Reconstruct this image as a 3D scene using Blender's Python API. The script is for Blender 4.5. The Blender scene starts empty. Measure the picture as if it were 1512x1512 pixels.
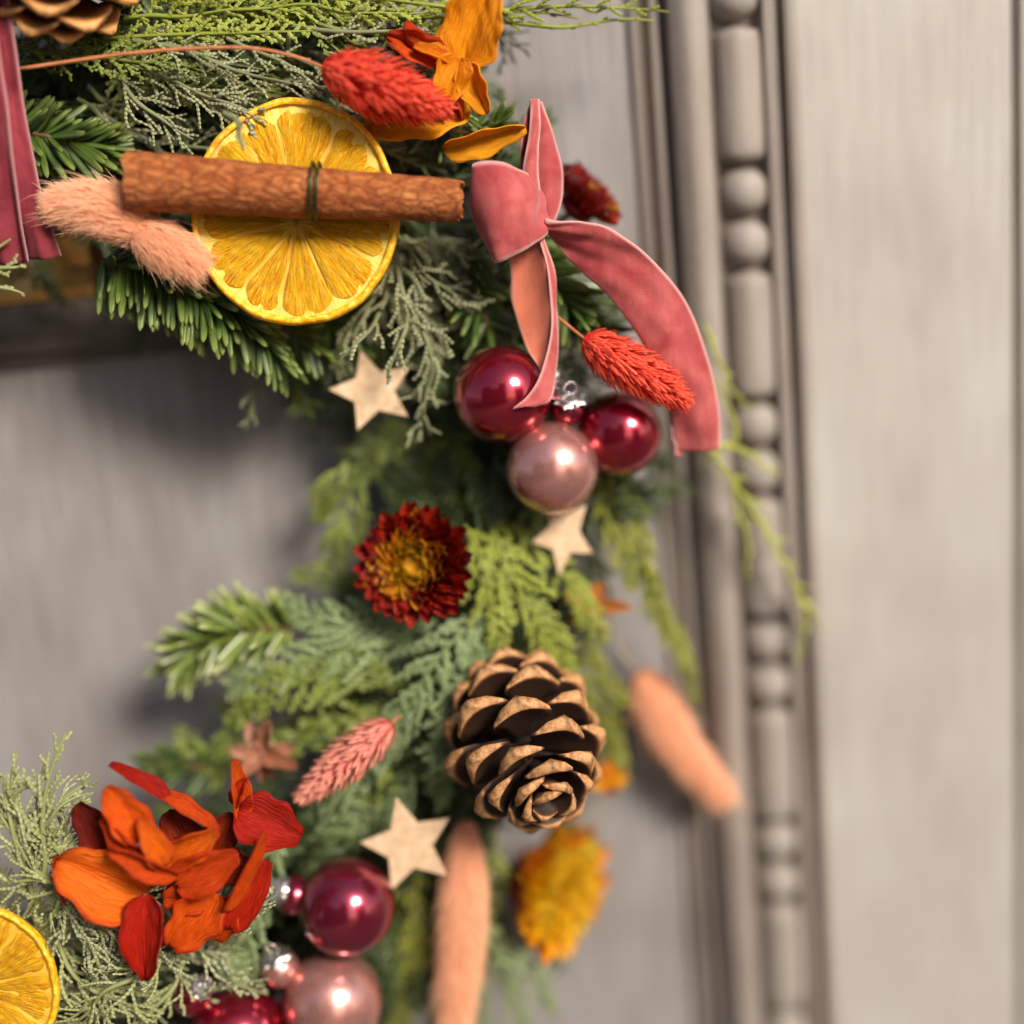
import bpy, math, random
import numpy as np
from mathutils import Matrix, Vector

# ------------------------------------------------------------------ camera, sky, sun, exposure
sc = bpy.context.scene
S = 0.000238            # metres per working unit (one unit = one photo pixel at the focus distance)
F = 2000.0              # focal length in photo pixels
DD = 2360.0             # camera to door along the axis, in units
PITCH = math.radians(13.1)
ROLL = math.radians(5.3)
fw = np.array([0, math.cos(PITCH), -math.sin(PITCH)])
r0 = np.array([1.0, 0, 0]); u0 = np.cross(r0, fw)
EX = r0*math.cos(ROLL) - u0*math.sin(ROLL)
EY = np.cross(EX, fw)
EZ = -fw
CAM = -fw*DD
camd = bpy.data.cameras.new('camera'); cam = bpy.data.objects.new('camera', camd)
sc.collection.objects.link(cam)
M = Matrix(((EX[0], EY[0], EZ[0], CAM[0]*S), (EX[1], EY[1], EZ[1], CAM[1]*S), (EX[2], EY[2], EZ[2], CAM[2]*S), (0, 0, 0, 1)))
cam.matrix_world = M
camd.sensor_width = 36; camd.lens = 36*F/1512
camd.clip_start = 0.01; camd.clip_end = 100
camd.dof.use_dof = True; camd.dof.focus_distance = 1988*S; camd.dof.aperture_fstop = 1.3
sc.camera = cam

SUN = np.array([0.50, -0.68, 0.52]); SUN /= np.linalg.norm(SUN)
W = bpy.data.worlds.new('World'); sc.world = W; W.use_nodes = True
nt = W.node_tree; bg = nt.nodes['Background']
sky = nt.nodes.new('ShaderNodeTexSky'); sky.sky_type = 'NISHITA'; sky.sun_disc = False
sky.sun_elevation = math.asin(SUN[2]); sky.sun_rotation = math.atan2(SUN[0], SUN[1])
sky.dust_density = 2.0; sky.ozone_density = 0.6
nt.links.new(sky.outputs[0], bg.inputs[0]); bg.inputs[1].default_value = 0.078
sl = bpy.data.lights.new('sun', 'SUN'); sl.energy = 3.7; sl.angle = math.radians(19); sl.color = (1, 0.91, 0.79)
so = bpy.data.objects.new('sun', sl); sc.collection.objects.link(so)
so.rotation_euler = Vector(SUN).to_track_quat('Z', 'Y').to_euler()
sc.view_settings.view_transform = 'Standard'; sc.view_settings.look = 'None'
sc.view_settings.exposure = 0.70; sc.view_settings.gamma = 1
sc.cycles.max_bounces = 6; sc.cycles.transparent_max_bounces = 8

rnd = random.Random(7); rg = np.random.default_rng(7)

# ------------------------------------------------------------------ placing helpers
LIFT = 0.0     # the lower half of the wreath stands further off the door than the upper half
def at(px, py, h=0.0):
    if LIFT: h = h + LIFT*min(1, max(0, (py-430)/700))*min(1, max(0, (h-85)/90))
    d = fw + EX*(px-756)/F - EY*(py-756)/F
    t = (-h - CAM[1])/d[1]
    return CAM + d*t
def ats(l): return np.array([at(*p) for p in l])
def dep(px, py, h): return float(np.dot(at(px, py, h)-CAM, fw))
def k(px, py, h): return dep(px, py, h)/F
def nrm(v): v = np.asarray(v, float); return v/(np.linalg.norm(v, axis=-1, keepdims=True)+1e-12)
def idir(a, e=0):
    a = math.radians(a); e = math.radians(e)
    return math.cos(e)*(math.cos(a)*EX+math.sin(a)*EY)+math.sin(e)*EZ
def rot(v, ax, a):
    ax = nrm(ax); c, s = math.cos(a), math.sin(a)
    return v*c + np.cross(ax, v)*s + ax*np.dot(v, ax)*(1-c)
def spline(P, n):
    P = np.asarray(P, float); m = len(P)
    if m == 2: return P[0]+(P[1]-P[0])*np.linspace(0, 1, n)[:, None]
    Q = np.vstack([2*P[0]-P[1], P, 2*P[-1]-P[-2]])
    t = np.linspace(0, m-1-1e-9, n); i = t.astype(int); f = (t-i)[:, None]
    a, b, c, d = Q[i], Q[i+1], Q[i+2], Q[i+3]
    return .5*(2*b+(c-a)*f+(2*a-5*b+4*c-d)*f*f+(3*b-a-3*c+d)*f**3)

# ------------------------------------------------------------------ object helpers
C = sc.collection
def tag(o, label=None, cat=None, group=None, kind=None):
    if label: o['label'] = label
    if cat: o['category'] = cat
    if group: o['group'] = group
    if kind: o['kind'] = kind
    return o
def empty(name, p, label, cat, group=None):
    o = bpy.data.objects.new(name, None); C.objects.link(o); o.location = Vector(p)*S
    o.empty_display_size = .01
    o['_p'] = [float(x) for x in p]
    return tag(o, label, cat, group)
def org(o):
    return np.array(o['_p']) if o is not None and '_p' in o.keys() else np.zeros(3)
def mesh(name, V, Fc, smooth=True, col=None, uv=None):
    V = np.asarray(V, float)*S
    me = bpy.data.meshes.new(name)
    if isinstance(Fc, np.ndarray):
        n = Fc.shape[1]; flat = Fc.ravel(); cnt = len(Fc); tot = np.full(cnt, n)
    else:
        tot = np.array([len(f) for f in Fc]); flat = np.concatenate([np.array(f) for f in Fc]); cnt = len(Fc)
    me.vertices.add(len(V)); me.vertices.foreach_set('co', V.ravel().astype(np.float32))
    me.loops.add(len(flat)); me.loops.foreach_set('vertex_index', flat.astype(np.int32))
    me.polygons.add(cnt)
    st = np.concatenate([[0], np.cumsum(tot)[:-1]])
    me.polygons.foreach_set('loop_start', st.astype(np.int32)); me.polygons.foreach_set('loop_total', tot.astype(np.int32))
    me.polygons.foreach_set('use_smooth', np.full(cnt, smooth))
    me.update(calc_edges=True); me.validate()
    if col is not None:
        c = np.ones((len(V), 4), np.float32); c[:, :col.shape[1]] = col
        a = me.attributes.new('col', 'FLOAT_COLOR', 'POINT'); a.data.foreach_set('color', c.ravel())
    return me
def obj(name, me, mat, parent=None, M4=None):
    if mat is not None and not me.materials: me.materials.append(mat)
    o = bpy.data.objects.new(name, me); C.objects.link(o)
    if parent is not None: o.parent = parent
    if M4 is not None: o.matrix_local = M4
    return o
def absobj(name, V, Fc, mat, parent=None, **kw):
    """mesh given in world units; stored relative to the nearest Empty above it"""
    p = parent
    while p is not None and '_p' not in p.keys(): p = p.parent
    return obj(name, mesh(name, np.asarray(V)-org(p), Fc, **kw), mat, parent)
def mat4(X, Y, Z, p, parent, s=(1, 1, 1)):
    q = (np.asarray(p)-org(parent))*S
    return Matrix(((X[0]*s[0], Y[0]*s[1], Z[0]*s[2], q[0]), (X[1]*s[0], Y[1]*s[1], Z[1]*s[2], q[1]), (X[2]*s[0], Y[2]*s[1], Z[2]*s[2], q[2]), (0, 0, 0, 1)))
def gridf(n, m, wrap=False):
    i, j = np.meshgrid(np.arange(n-1), np.arange(m if wrap else m-1), indexing='ij')
    j2 = (j+1) % m
    return np.stack([i*m+j, i*m+j2, (i+1)*m+j2, (i+1)*m+j], -1).reshape(-1, 4)
def tubes(P, R, sides=5, flat=1.0, N=None, wob=0):
    """P (M,N,3), R (M,N): batch of tubes. N: (3,) or (M,3) the normal axis."""
    P = np.asarray(P, float); Mn, n, _ = P.shape
    T = nrm(np.gradient(P, axis=1))
    Nn = np.broadcast_to(np.array([0, 0, 1.0]) if N is None else np.asarray(N), (Mn, 3))[:, None, :]
    Nn = np.broadcast_to(Nn, T.shape)
    bad = (np.abs(np.sum(T*Nn, -1, keepdims=True)) > .97)
    Nn = np.where(bad, np.array([.6, .3, .2]), Nn)
    L = nrm(np.cross(Nn, T)); Nz = nrm(np.cross(T, L))
    a = np.linspace(0, 2*np.pi, sides, endpoint=False)
    V = P[:, :, None, :] + R[:, :, None, None]*(np.cos(a)[None, None, :, None]*L[:, :, None, :] + flat*np.sin(a)[None, None, :, None]*Nz[:, :, None, :])
    f = gridf(n, sides, True)
    Fc = (f[None]+(np.arange(Mn)*n*sides)[:, None, None]).reshape(-1, 4)
    return V.reshape(-1, 3), Fc
def tube1(P, R, sides=8, n=None):
    P = spline(P, n) if n else np.asarray(P, float)
    R = np.broadcast_to(R, (len(P),)).astype(float) if np.ndim(R) == 0 else np.interp(np.linspace(0, 1, len(P)), np.linspace(0, 1, len(R)), R)
    V, Fc = tubes(P[None], R[None], sides, N=(0.13, -.9, .3))
    V = np.vstack([V, P[0], P[-1]]); m = len(P)*sides
    Fc = [list(f) for f in Fc]
    for j in range(sides):
        Fc.append([m, (j+1) % sides, j]); Fc.append([m+1, m-sides+j, m-sides+(j+1) % sides])
    return V, Fc
def join(parts):
    Vs, Fs, n = [], [], 0
    for V, Fc in parts:
        Vs.append(V); Fs += [[i+n for i in f] for f in Fc]; n += len(V)
    return np.vstack(Vs), Fs
def joinq(parts):
    Vs, Fs, Cs, n = [], [], [], 0
    for V, Fc, c in parts:
        Vs.append(V); Fs.append(Fc+n); Cs.append(c); n += len(V)
    return np.vstack(Vs), np.vstack(Fs), np.vstack(Cs)

# ------------------------------------------------------------------ materials
class NB:
    def __init__(s, name):
        s.m = bpy.data.materials.new(name); s.m.use_nodes = True; s.t = s.m.node_tree
        s.b = s.t.nodes['Principled BSDF']; s.out = s.t.nodes['Material Output']
    def n(s, ty, **kw):
        o = s.t.nodes.new('ShaderNode'+ty)
        for a, v in kw.items():
            if a.startswith('_'): setattr(o, a[1:], v)
            else: s.set(o.inputs[a.replace('__', ' ')], v)
        return o
    def set(s, inp, v):
        if isinstance(v, bpy.types.NodeSocket): s.t.links.new(v, inp)
        elif isinstance(v, (tuple, list)) and len(v) == 3 and inp.type == 'RGBA': inp.default_value = (*v, 1)
        else: inp.default_value = v
    def p(s, **kw):
        for a, v in kw.items(): s.set(s.b.inputs[a.replace('__', ' ')], v)
        return s
    def coord(s, w='Object'): return s.n('TexCoord').outputs[w]
    def mp(s, v, sc_): return s.n('Mapping', Vector=v, Scale=sc_).outputs[0]
    def noise(s, v, scale, detail=4, rough=.5, dist=0):
        return s.n('TexNoise', Vector=v, Scale=scale, Detail=detail, Roughness=rough, Distortion=dist).outputs[0]
    def ramp(s, f, st):
        r = s.n('ValToRGB', Fac=f); e = r.color_ramp.elements
        while len(e) < len(st): e.new(.5)
        for i, (p, c) in enumerate(st):
            e[i].position = p; e[i].color = (*c, 1) if len(c) == 3 else c
        return r.outputs[0]
    def mix(s, f, a, b, bt='MIX'):
        m = s.n('Mix', _data_type='RGBA', _blend_type=bt)
        s.set(m.inputs[0], f); s.set(m.inputs[6], a); s.set(m.inputs[7], b); return m.outputs[2]
    def ma(s, op, a, b=0.0):
        m = s.n('Math', _operation=op); s.set(m.inputs[0], a); s.set(m.inputs[1], b); return m.outputs[0]
    def bump(s, h, st=.3, d=1.0):
        s.set(s.b.inputs['Normal'], s.n('Bump', Height=h, Strength=st, Distance=d*S).outputs[0]); return s
    def attr(s, nm='col'):
        a = s.n('Attribute', _attribute_name=nm); q = s.n('SeparateColor', Color=a.outputs['Color']); return q.outputs
    def orand(s): return s.n('ObjectInfo').outputs['Random']
    def translucent(s, col, f):
        tr = s.n('BsdfTranslucent', Color=col); mx = s.n('MixShader', Fac=f)
        s.t.links.new(s.b.outputs[0], mx.inputs[1]); s.t.links.new(tr.outputs[0], mx.inputs[2]); s.t.links.new(mx.outputs[0], s.out.inputs[0]); return s
U = 1/S   # texture scale unit: Scale=U*f gives features about 1/f units across

def m_foliage(name, a, b, rim, rimf=.6, tr=.18, rough=.5):
    q = NB(name); c = q.attr(); base = q.mix(c[0], a, b)
    base = q.mix(q.ma('MULTIPLY', c[1], rimf), base, rim)
    nz = q.noise(q.coord(), U*.012, 3); base = q.mix(q.ramp(nz, [(.35, (0, 0, 0)), (.7, (1, 1, 1))]), base, q.mix(.5, base, b))
    q.p(Base__Color=base, Roughness=rough, Specular__IOR__Level=.4); q.translucent(base, tr); return q.m
M_THREAD = m_foliage('grey_green_cypress', (.06, .08, .03), (.22, .24, .10), (.60, .60, .38), .9)
M_PALE = m_foliage('pale_juniper', (.13, .17, .05), (.33, .36, .13), (.60, .60, .34), .7)
M_THUJA = m_foliage('green_cypress', (.022, .045, .008), (.20, .25, .035), (.42, .47, .11), .6)
M_BLUE = m_foliage('blue_green_cypress', (.03, .06, .018), (.22, .31, .11), (.48, .57, .29), .6)
M_BRIGHT = m_foliage('yellow_green_cypress', (.09, .13, .015), (.38, .44, .05), (.62, .65, .18), .5, .25)
M_OLIVE = m_foliage('olive_cypress', (.055, .07, .008), (.36, .38, .04), (.44, .46, .11), .5, .3)
M_YELL = m_foliage('lime_juniper', (.36, .42, .05), (.60, .62, .14), (.66, .68, .25), .4, .3)
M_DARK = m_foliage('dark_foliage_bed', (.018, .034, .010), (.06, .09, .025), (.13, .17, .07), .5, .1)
def m_needle(name, a, b, tip, stripe):
    q = NB(name); c = q.attr(); base = q.mix(q.orand(), a, b)
    base = q.mix(c[0], base, tip); base = q.mix(c[1], base, stripe)
    q.p(Base__Color=base, Roughness=.33, Specular__IOR__Level=.5); q.translucent(base, .1); return q.m
M_NEED = m_needle('fir_needle', (.025, .062, .008), (.07, .115, .014), (.17, .22, .045), (.24, .30, .14))
M_NEED2 = m_needle('fir_needle_bright', (.10, .17, .015), (.22, .28, .03), (.45, .48, .22), (.5, .55, .38))
def m_bark(name, a, b):
    q = NB(name); n = q.noise(q.coord(), U*.06, 5); q.p(Base__Color=q.ramp(n, [(.3, a), (.7, b)]), Roughness=.8); q.bump(n, .5, 2); return q.m
M_TWIG = m_bark('brown_twig', (.05, .025, .01), (.16, .08, .03))
M_CORE = m_bark('dark_wreath_core', (.006, .005, .003), (.018, .014, .008))
M_STEM = m_bark('orange_stem', (.42, .12, .04), (.62, .24, .10))
M_PALESTEM = m_bark('pale_stem', (.45, .36, .26), (.6, .5, .38))

def m_door(name='weathered_grey_paint', c3=((.36, .325, .30), (.43, .395, .36), (.47, .45, .415)), stk=.22):
    q = NB(name); v = q.coord()
    g1 = q.noise(q.mp(v, (1, 1, .06)), U*.09, 6, .6); g2 = q.noise(q.mp(v, (1, 1, .5)), U*.006, 5, .6)
    g3 = q.noise(q.mp(v, (1, 1, .03)), U*.4, 3)
    col = q.ramp(g2, [(.25, c3[0]), (.5, c3[1]), (.72, c3[2])])
    col = q.mix(q.ramp(g1, [(.36, (stk,)*3), (.56, (0, 0, 0))]), col, tuple(x*.72 for x in c3[0]))
    col = q.mix(q.ramp(g1, [(.60, (0, 0, 0)), (.75, (.2, .2, .2))]), col, (.62, .60, .56))
    q.p(Base__Color=col, Roughness=.62); q.bump(q.ma('ADD', g1, q.ma('MULTIPLY', g3, .4)), .35, 5); return q.m
M_DOOR = m_door(); M_PANEL = m_door('weathered_panel_paint_with_shade', ((.215, .19, .18), (.285, .258, .25), (.315, .308, .312)), .5)  # panel paint darker than the stile, with half-shade mixed into its colour
def m_brass():
    q = NB('worn_brass'); n = q.noise(q.coord(), U*.03, 5)
    q.p(Base__Color=q.ramp(n, [(.3, (.62, .30, .07)), (.7, (.90, .55, .20))]), Metallic=.95, Roughness=.28); q.bump(n, .15, 3); return q.m
M_BRASS = m_brass(); M_MOULD = m_door('brownish_moulding_paint', ((.21, .17, .145), (.29, .245, .215), (.34, .305, .27))); M_RAIL = m_door('rail_paint_with_wreath_shade', ((.060, .045, .036), (.095, .075, .062), (.13, .105, .088)))  # rail colour darkened to stand for the wreath's shade on it
def m_velvet(name, a, b, edge, sh=.75):
    q = NB(name); c = q.attr(); n = q.noise(q.coord(), U*.018, 4, .55, .6)
    col = q.mix(q.ramp(n, [(.32, (0, 0, 0)), (.72, (1, 1, 1))]), a, b)
    fz = q.noise(q.coord(), U*.7, 2); st = q.noise(q.mp(q.coord(), (1, 1, .25)), U*.06, 5, .65); col = q.mix(q.ramp(st, [(.40, (.28, .28, .28)), (.62, (0, 0, 0))]), col, tuple(x*.55 for x in a))
    col = q.mix(q.ma('MULTIPLY', c[0], .75), col, edge)
    q.p(Base__Color=col, Roughness=.9, Sheen__Weight=sh, Sheen__Roughness=.35, Sheen__Tint=(1, .72, .72), Specular__IOR__Level=.1)
    q.bump(q.ma('ADD', fz, q.ma('MULTIPLY', n, .7)), .6, 2.5); return q.m
M_VELVET = m_velvet('rose_velvet', (.36, .052, .058), (.57, .15, .14), (.84, .50, .46))
M_VELVET2 = m_velvet('burgundy_velvet', (.15, .016, .028), (.30, .05, .065), (.55, .28, .28), .4)
M_VELVET3 = m_velvet('salmon_ribbon_back', (.62, .17, .10), (.70, .22, .14), (.80, .45, .36))
def m_petal(name, a, b, c_, tr=.35, rough=.5, spots=True, vf=.42):
    q = NB(name); A = q.attr(); n = q.noise(q.coord(), U*.02, 4, .5, .4)
    col = q.ramp(q.ma('ADD', q.ma('MULTIPLY', q.orand(), .55), q.ma('MULTIPLY', n, .55)), [(.2, a), (.5, b), (.8, c_)])
    # veins fan out from the petal base: u along, v across
    ven = q.n('TexNoise', Vector=q.n('CombineXYZ', X=q.ma('MULTIPLY', A[0], 3.5), Y=q.ma('MULTIPLY', A[1], 24.0), Z=q.orand()).outputs[0], Scale=1.2, Detail=4, Distortion=.5).outputs[0]
    vv = q.ramp(ven, [(.42, (1, 1, 1)), (.52, (0, 0, 0))])
    col = q.mix(q.ma('MULTIPLY', vv, vf), col, q.mix(.6, col, a))
    if spots:
        ed = q.ma('ABSOLUTE', q.ma('SUBTRACT', A[1], .5)); col = q.mix(q.ramp(ed, [(.40, (0, 0, 0)), (.5, (.75, .75, .75))]), col, a); col = q.mix(q.ramp(A[0], [(.86, (0, 0, 0)), (1, (.6, .6, .6))]), col, a)
        sp = q.noise(q.coord(), U*.07, 3); col = q.mix(q.ramp(sp, [(.70, (0, 0, 0)), (.76, (.7, .7, .7))]), col, (.16, .03, .005))
    q.p(Base__Color=col, Roughness=rough+.08 if rough > .4 else rough, Specular__IOR__Level=.25 if rough > .4 else .4); q.bump(ven, .9, 6); q.translucent(col, tr); return q.m
M_HYD = m_petal('orange_hydrangea_petal', (.54, .035, .003), (.80, .10, .004), (.90, .19, .006))
M_HYDR = m_petal('red_hydrangea_petal', (.36, .008, .003), (.58, .020, .004), (.75, .055, .005))
M_HYDD = m_petal('dark_red_hydrangea_petal', (.12, .008, .004), (.20, .012, .004), (.3, .03, .005))
M_HYDB = m_petal('bright_orange_petal', (.90, .24, .003), (.97, .36, .006), (.98, .46, .015), spots=False, vf=.25)
M_STRAWR = m_petal('dark_red_straw_petal', (.20, .004, .004), (.36, .010, .006), (.52, .03, .008), .15, .18, False, .15)
M_STRAWO = m_petal('orange_straw_petal', (.80, .17, .006), (.92, .34, .008), (.95, .48, .02), .2, .22, False, .15)
M_STRAWY = m_petal('yellow_straw_petal', (.86, .36, .004), (.95, .56, .006), (.97, .68, .03), .25, .3, False, .15)
M_BROWNP = m_petal('brown_dried_petal', (.40, .14, .07), (.58, .26, .15), (.68, .36, .24), .25, .5, False)
M_FLOR = m_petal('tangerine_petal', (.62, .15, .02), (.76, .25, .04), (.8, .32, .07), .3, .5, False)
def m_bract(name, a, b, rim):
    q = NB(name); c = q.attr(); col = q.mix(c[0], a, b); col = q.mix(q.ma('MULTIPLY', c[1], .7), col, rim)
    q.p(Base__Color=col, Roughness=.55); q.translucent(col, .42 if 'fur' in name else .25); return q.m
M_RED = m_bract('red_canary_grass', (.68, .016, .010), (.90, .055, .025), (.95, .20, .10))
M_PINK = m_bract('pink_canary_grass', (.55, .09, .08), (.75, .22, .17), (.85, .48, .32))
M_YCEN = m_bract('yellow_flower_centre', (.72, .30, .005), (.88, .52, .01), (.9, .6, .08))
M_PEACH = m_bract('peach_fur', (.94, .40, .20), (.97, .53, .30), (.98, .66, .44))
def m_bauble(name, c, rough=.19, met=.8):
    q = NB(name); n = q.noise(q.coord(), U*.02, 3)
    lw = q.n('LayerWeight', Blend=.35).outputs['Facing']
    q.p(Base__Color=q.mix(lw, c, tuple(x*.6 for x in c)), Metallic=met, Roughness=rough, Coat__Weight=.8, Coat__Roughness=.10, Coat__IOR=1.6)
    sm = q.noise(q.coord(), U*.03, 4, .6); q.set(q.b.inputs['Roughness'], q.ramp(sm, [(.4, (rough*.75,)*3), (.7, (rough*1.25,)*3)])); q.bump(n, .05, 3); return q.m
M_BURG = m_bauble('burgundy_glass', (.36, .012, .035)); M_ROSE = m_bauble('rose_pearl_glass', (.62, .28, .24), .30, .7)
M_WINE = m_bauble('wine_glass', (.30, .02, .05))
q = NB('silver_cap'); q.p(Base__Color=(.72, .68, .64), Metallic=1, Roughness=.3); M_SILV = q.m
q = NB('green_wire'); q.p(Base__Color=(.05, .06, .02), Metallic=.6, Roughness=.35); M_WIRE = q.m
def m_wood():
    q = NB('pale_birch_plywood'); v = q.coord(); g = q.noise(q.mp(v, (1, .12, 1)), U*.06, 6, .6)
    q.p(Base__Color=q.ramp(g, [(.3, (.56, .36, .20)), (.55, (.70, .50, .32)), (.75, (.78, .61, .43))]), Roughness=.6); q.bump(g, .15, 1.5); return q.m
M_WOOD = m_wood()
def m_cinn():
    q = NB('cinnamon_bark'); v = q.coord()
    g = q.noise(q.mp(v, (.35, 1, 1)), U*.055, 6, .65, 1.2); f = q.noise(q.mp(v, (.3, 1, 1)), U*.22, 5, .75)
    wv = q.n('VectorMath', _operation='MULTIPLY_ADD'); q.set(wv.inputs[0], q.n('TexNoise', Vector=v, Scale=U*.05, Detail=4).outputs[1]); wv.inputs[1].default_value = (18*S,)*3; q.set(wv.inputs[2], v)
    vo = q.n('TexVoronoi', Vector=q.mp(wv.outputs[0], (.36, 1, 1)), Scale=U*.085, _feature='DISTANCE_TO_EDGE').outputs[0]
    col = q.ramp(g, [(.33, (.30, .070, .015)), (.48, (.50, .155, .038)), (.68, (.64, .26, .085))])
    col = q.mix(q.ramp(vo, [(0, (.9, .9, .9)), (.13, (0, 0, 0))]), col, (.15, .030, .007))
    col = q.mix(q.ramp(f, [(.40, (.8, .8, .8)), (.56, (0, 0, 0))]), col, (.24, .05, .011))
    q.p(Base__Color=col, Roughness=.7, Specular__IOR__Level=.3); q.bump(q.ma('ADD', f, q.ma('MULTIPLY', vo, 2)), .9, 4); return q.m
M_CINN = m_cinn()
def m_scale(name, tan, mid, dark):
    q = NB(name); A = q.attr(); n = q.noise(q.mp(q.coord(), (.4, 1, 1)), 9.0, 6, .7)
    col = q.ramp(A[0], [(.62, dark), (.78, mid), (.89, tan)])
    col = q.mix(q.ma('MULTIPLY', A[1], .6), col, mid)
    col = q.mix(q.ma('MULTIPLY', q.ramp(n, [(.40, (.9, .9, .9)), (.55, (0, 0, 0))]), q.ramp(A[0], [(.7, (0, 0, 0)), (.85, (1, 1, 1))])), col, mid)
    col = q.mix(q.ma('MULTIPLY', q.ramp(A[2], [(.0, (1, 1, 1)), (.35, (0, 0, 0))]), q.ramp(A[0], [(.90, (0, 0, 0)), (.97, (.7, .7, .7))])), col, dark)
    q.p(Base__Color=col, Roughness=.6); q.bump(n, .6, 3); return q.m
M_SCALE = m_scale('pine_cone_scale', (.60, .31, .125), (.22, .08, .024), (.028, .010, .004))
M_SCALE2 = m_scale('warm_pine_cone_scale', (.72, .36, .12), (.55, .22, .06), (.12, .035, .01))
def m_orange(kind):
    q = NB('dried_orange_'+kind); v = q.coord(); sp = q.n('SeparateXYZ', Vector=v).outputs
    ang = q.ma('ARCTAN2', sp[1], sp[0]); rad = q.n('VectorMath', _operation='LENGTH', Vector=v).outputs['Value']
    pv = q.n('CombineXYZ', X=q.ma('MULTIPLY', ang, 20.0), Y=q.ma('MULTIPLY', rad, U*.022), Z=0.0).outputs[0]
    if kind == 'flesh':
        w = q.n('TexNoise', Vector=v, Scale=U*.035, Detail=3).outputs[1]
        pw = q.mix(.45, pv, w, 'ADD')
        f = q.n('TexNoise', Vector=pw, Scale=1.1, Detail=8, Roughness=.72, Distortion=2.2).outputs[0]
        vo = q.n('TexVoronoi', Vector=pw, Scale=1.0, _feature='DISTANCE_TO_EDGE').outputs[0]
        col = q.ramp(f, [(.34, (.62, .18, .002)), (.44, (.90, .38, .002)), (.55, (.99, .60, .006)), (.67, (.99, .78, .09))])
        col = q.mix(q.ramp(vo, [(0, (.6, .6, .6)), (.06, (0, 0, 0))]), col, (.95, .68, .12))
        q.p(Base__Color=col, Roughness=.45, Specular__IOR__Level=.3); q.bump(q.ma('SUBTRACT', f, q.ma('MULTIPLY', vo, .6)), .9, 7); q.translucent(col, .3)
    elif kind == 'pith':
        f = q.n('TexNoise', Vector=pv, Scale=2, Detail=5).outputs[0]
        col = q.ramp(f, [(.3, (.97, .62, .03)), (.6, (.99, .80, .18))])
        rr_ = q.ma('MULTIPLY', rad, U/150.0); col = q.mix(q.ramp(rr_, [(.10, (0, 0, 0)), (.22, (.75, .75, .75)), (.80, (.75, .75, .75)), (.88, (0, 0, 0))]), col, (.95, .50, .02)); q.p(Base__Color=col, Roughness=.6); q.bump(f, .5, 4); q.translucent(col, .3)
    else:
        f = q.noise(v, U*.12, 4); col = q.ramp(f, [(.35, (.85, .33, .005)), (.55, (.97, .55, .012)), (.7, (.98, .72, .12))])
        q.p(Base__Color=col, Roughness=.45); q.bump(f, .5, 3); q.translucent(col, .15)
    return q.m
M_FLESH = m_orange('flesh'); M_PITH = m_orange('pith'); M_RIND = m_orange('rind')

# ------------------------------------------------------------------ the door
door = empty('door', at(1000, 756, 0), None, None); tag(door, 'weathered grey painted wooden door behind the wreath', None, None, 'structure')
def dx(px, py=300, h=0): return at(px, py, h)[0]
# the cross-section of the door from left to right: (x in the photo at the row y=300, height over the panel)
ZT, ZB = at(756, -500, 0)[2], at(756, 2200, 0)[2]
def door_strip(name, prof, z0=ZB, z1=ZT, mt=None):
    P = np.array([(dx(a, 300, 0), -h) for a, h in prof]); nz = 2
    zs = np.linspace(z0, z1, nz)
    V = np.array([(x, y, z) for z in zs for x, y in P])
    return absobj(name, V, gridf(nz, len(P)), mt or M_DOOR, door, smooth=False)
def arc(x0, x1, h0, hm, h1, n=9):
    return [(x0+(x1-x0)*i/(n-1), (h0+(h1-h0)*i/(n-1)) + hm*math.sin(math.pi*i/(n-1))) for i in range(n)]
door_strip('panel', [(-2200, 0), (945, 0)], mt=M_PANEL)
o = door_strip('moulding', [(945, 0), (947, 10), (956, 13), (960, -20), (972, -20), (977, 4), (986, 6), (990, -18), (998, -18)] + arc(1001, 1052, 22, 14, 30) +
           [(1056, 32), (1062, 0)] + [(1128, 0), (1134, 32), (1150, 34), (1153, 4), (1160, 4), (1164, 36)] + arc(1165, 1182, 36, 5, 30, 5), mt=M_MOULD)
for p in o.data.polygons: p.use_smooth = False
door_strip('stile', [(1182, 30), (1484, 30), (1486, 24), (1490, 12), (1497, 10), (1500, 30), (1900, 30)])
# bead and reel rod
xb = (dx(1058)+dx(1132))/2; rb = (dx(1132)-dx(1058))/2
zA = at(1088, 36, 12)[2]; zB_ = at(1108, 397, 12)[2]; PER = zA-zB_
def bead_mesh(name, L, r, ns, sq):
    n = 21; t = np.linspace(-1, 1, n); Rr = np.maximum(1-np.abs(t)**sq, 0)**(1/sq)
    a = np.linspace(0, 2*np.pi, 20, endpoint=False)
    V = np.array([(r*q_*math.cos(b), r*q_*math.sin(b), t_*L/2) for t_, q_ in zip(t, Rr) for b in a])
    return mesh(name, V, gridf(n, 20, True))
mb_l = bead_mesh('long_bead', PER*.565, rb, 20, 7); mb_s = bead_mesh('round_bead', PER*.195, rb*.98, 20, 2.3)
for i in range(-2, 7):
    zt = zA - PER*i
    for nm, me, dz in (('long_bead', mb_l, PER*.285), ('round_bead', mb_s, PER*.575+PER*.1), ('round_bead', mb_s, PER*.79+PER*.1)):
        obj(nm, me, M_MOULD, door, mat4((1, 0, 0), (0, 1, 0), (0, 0, 1), (xb, -8, zt-dz), door))
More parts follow.
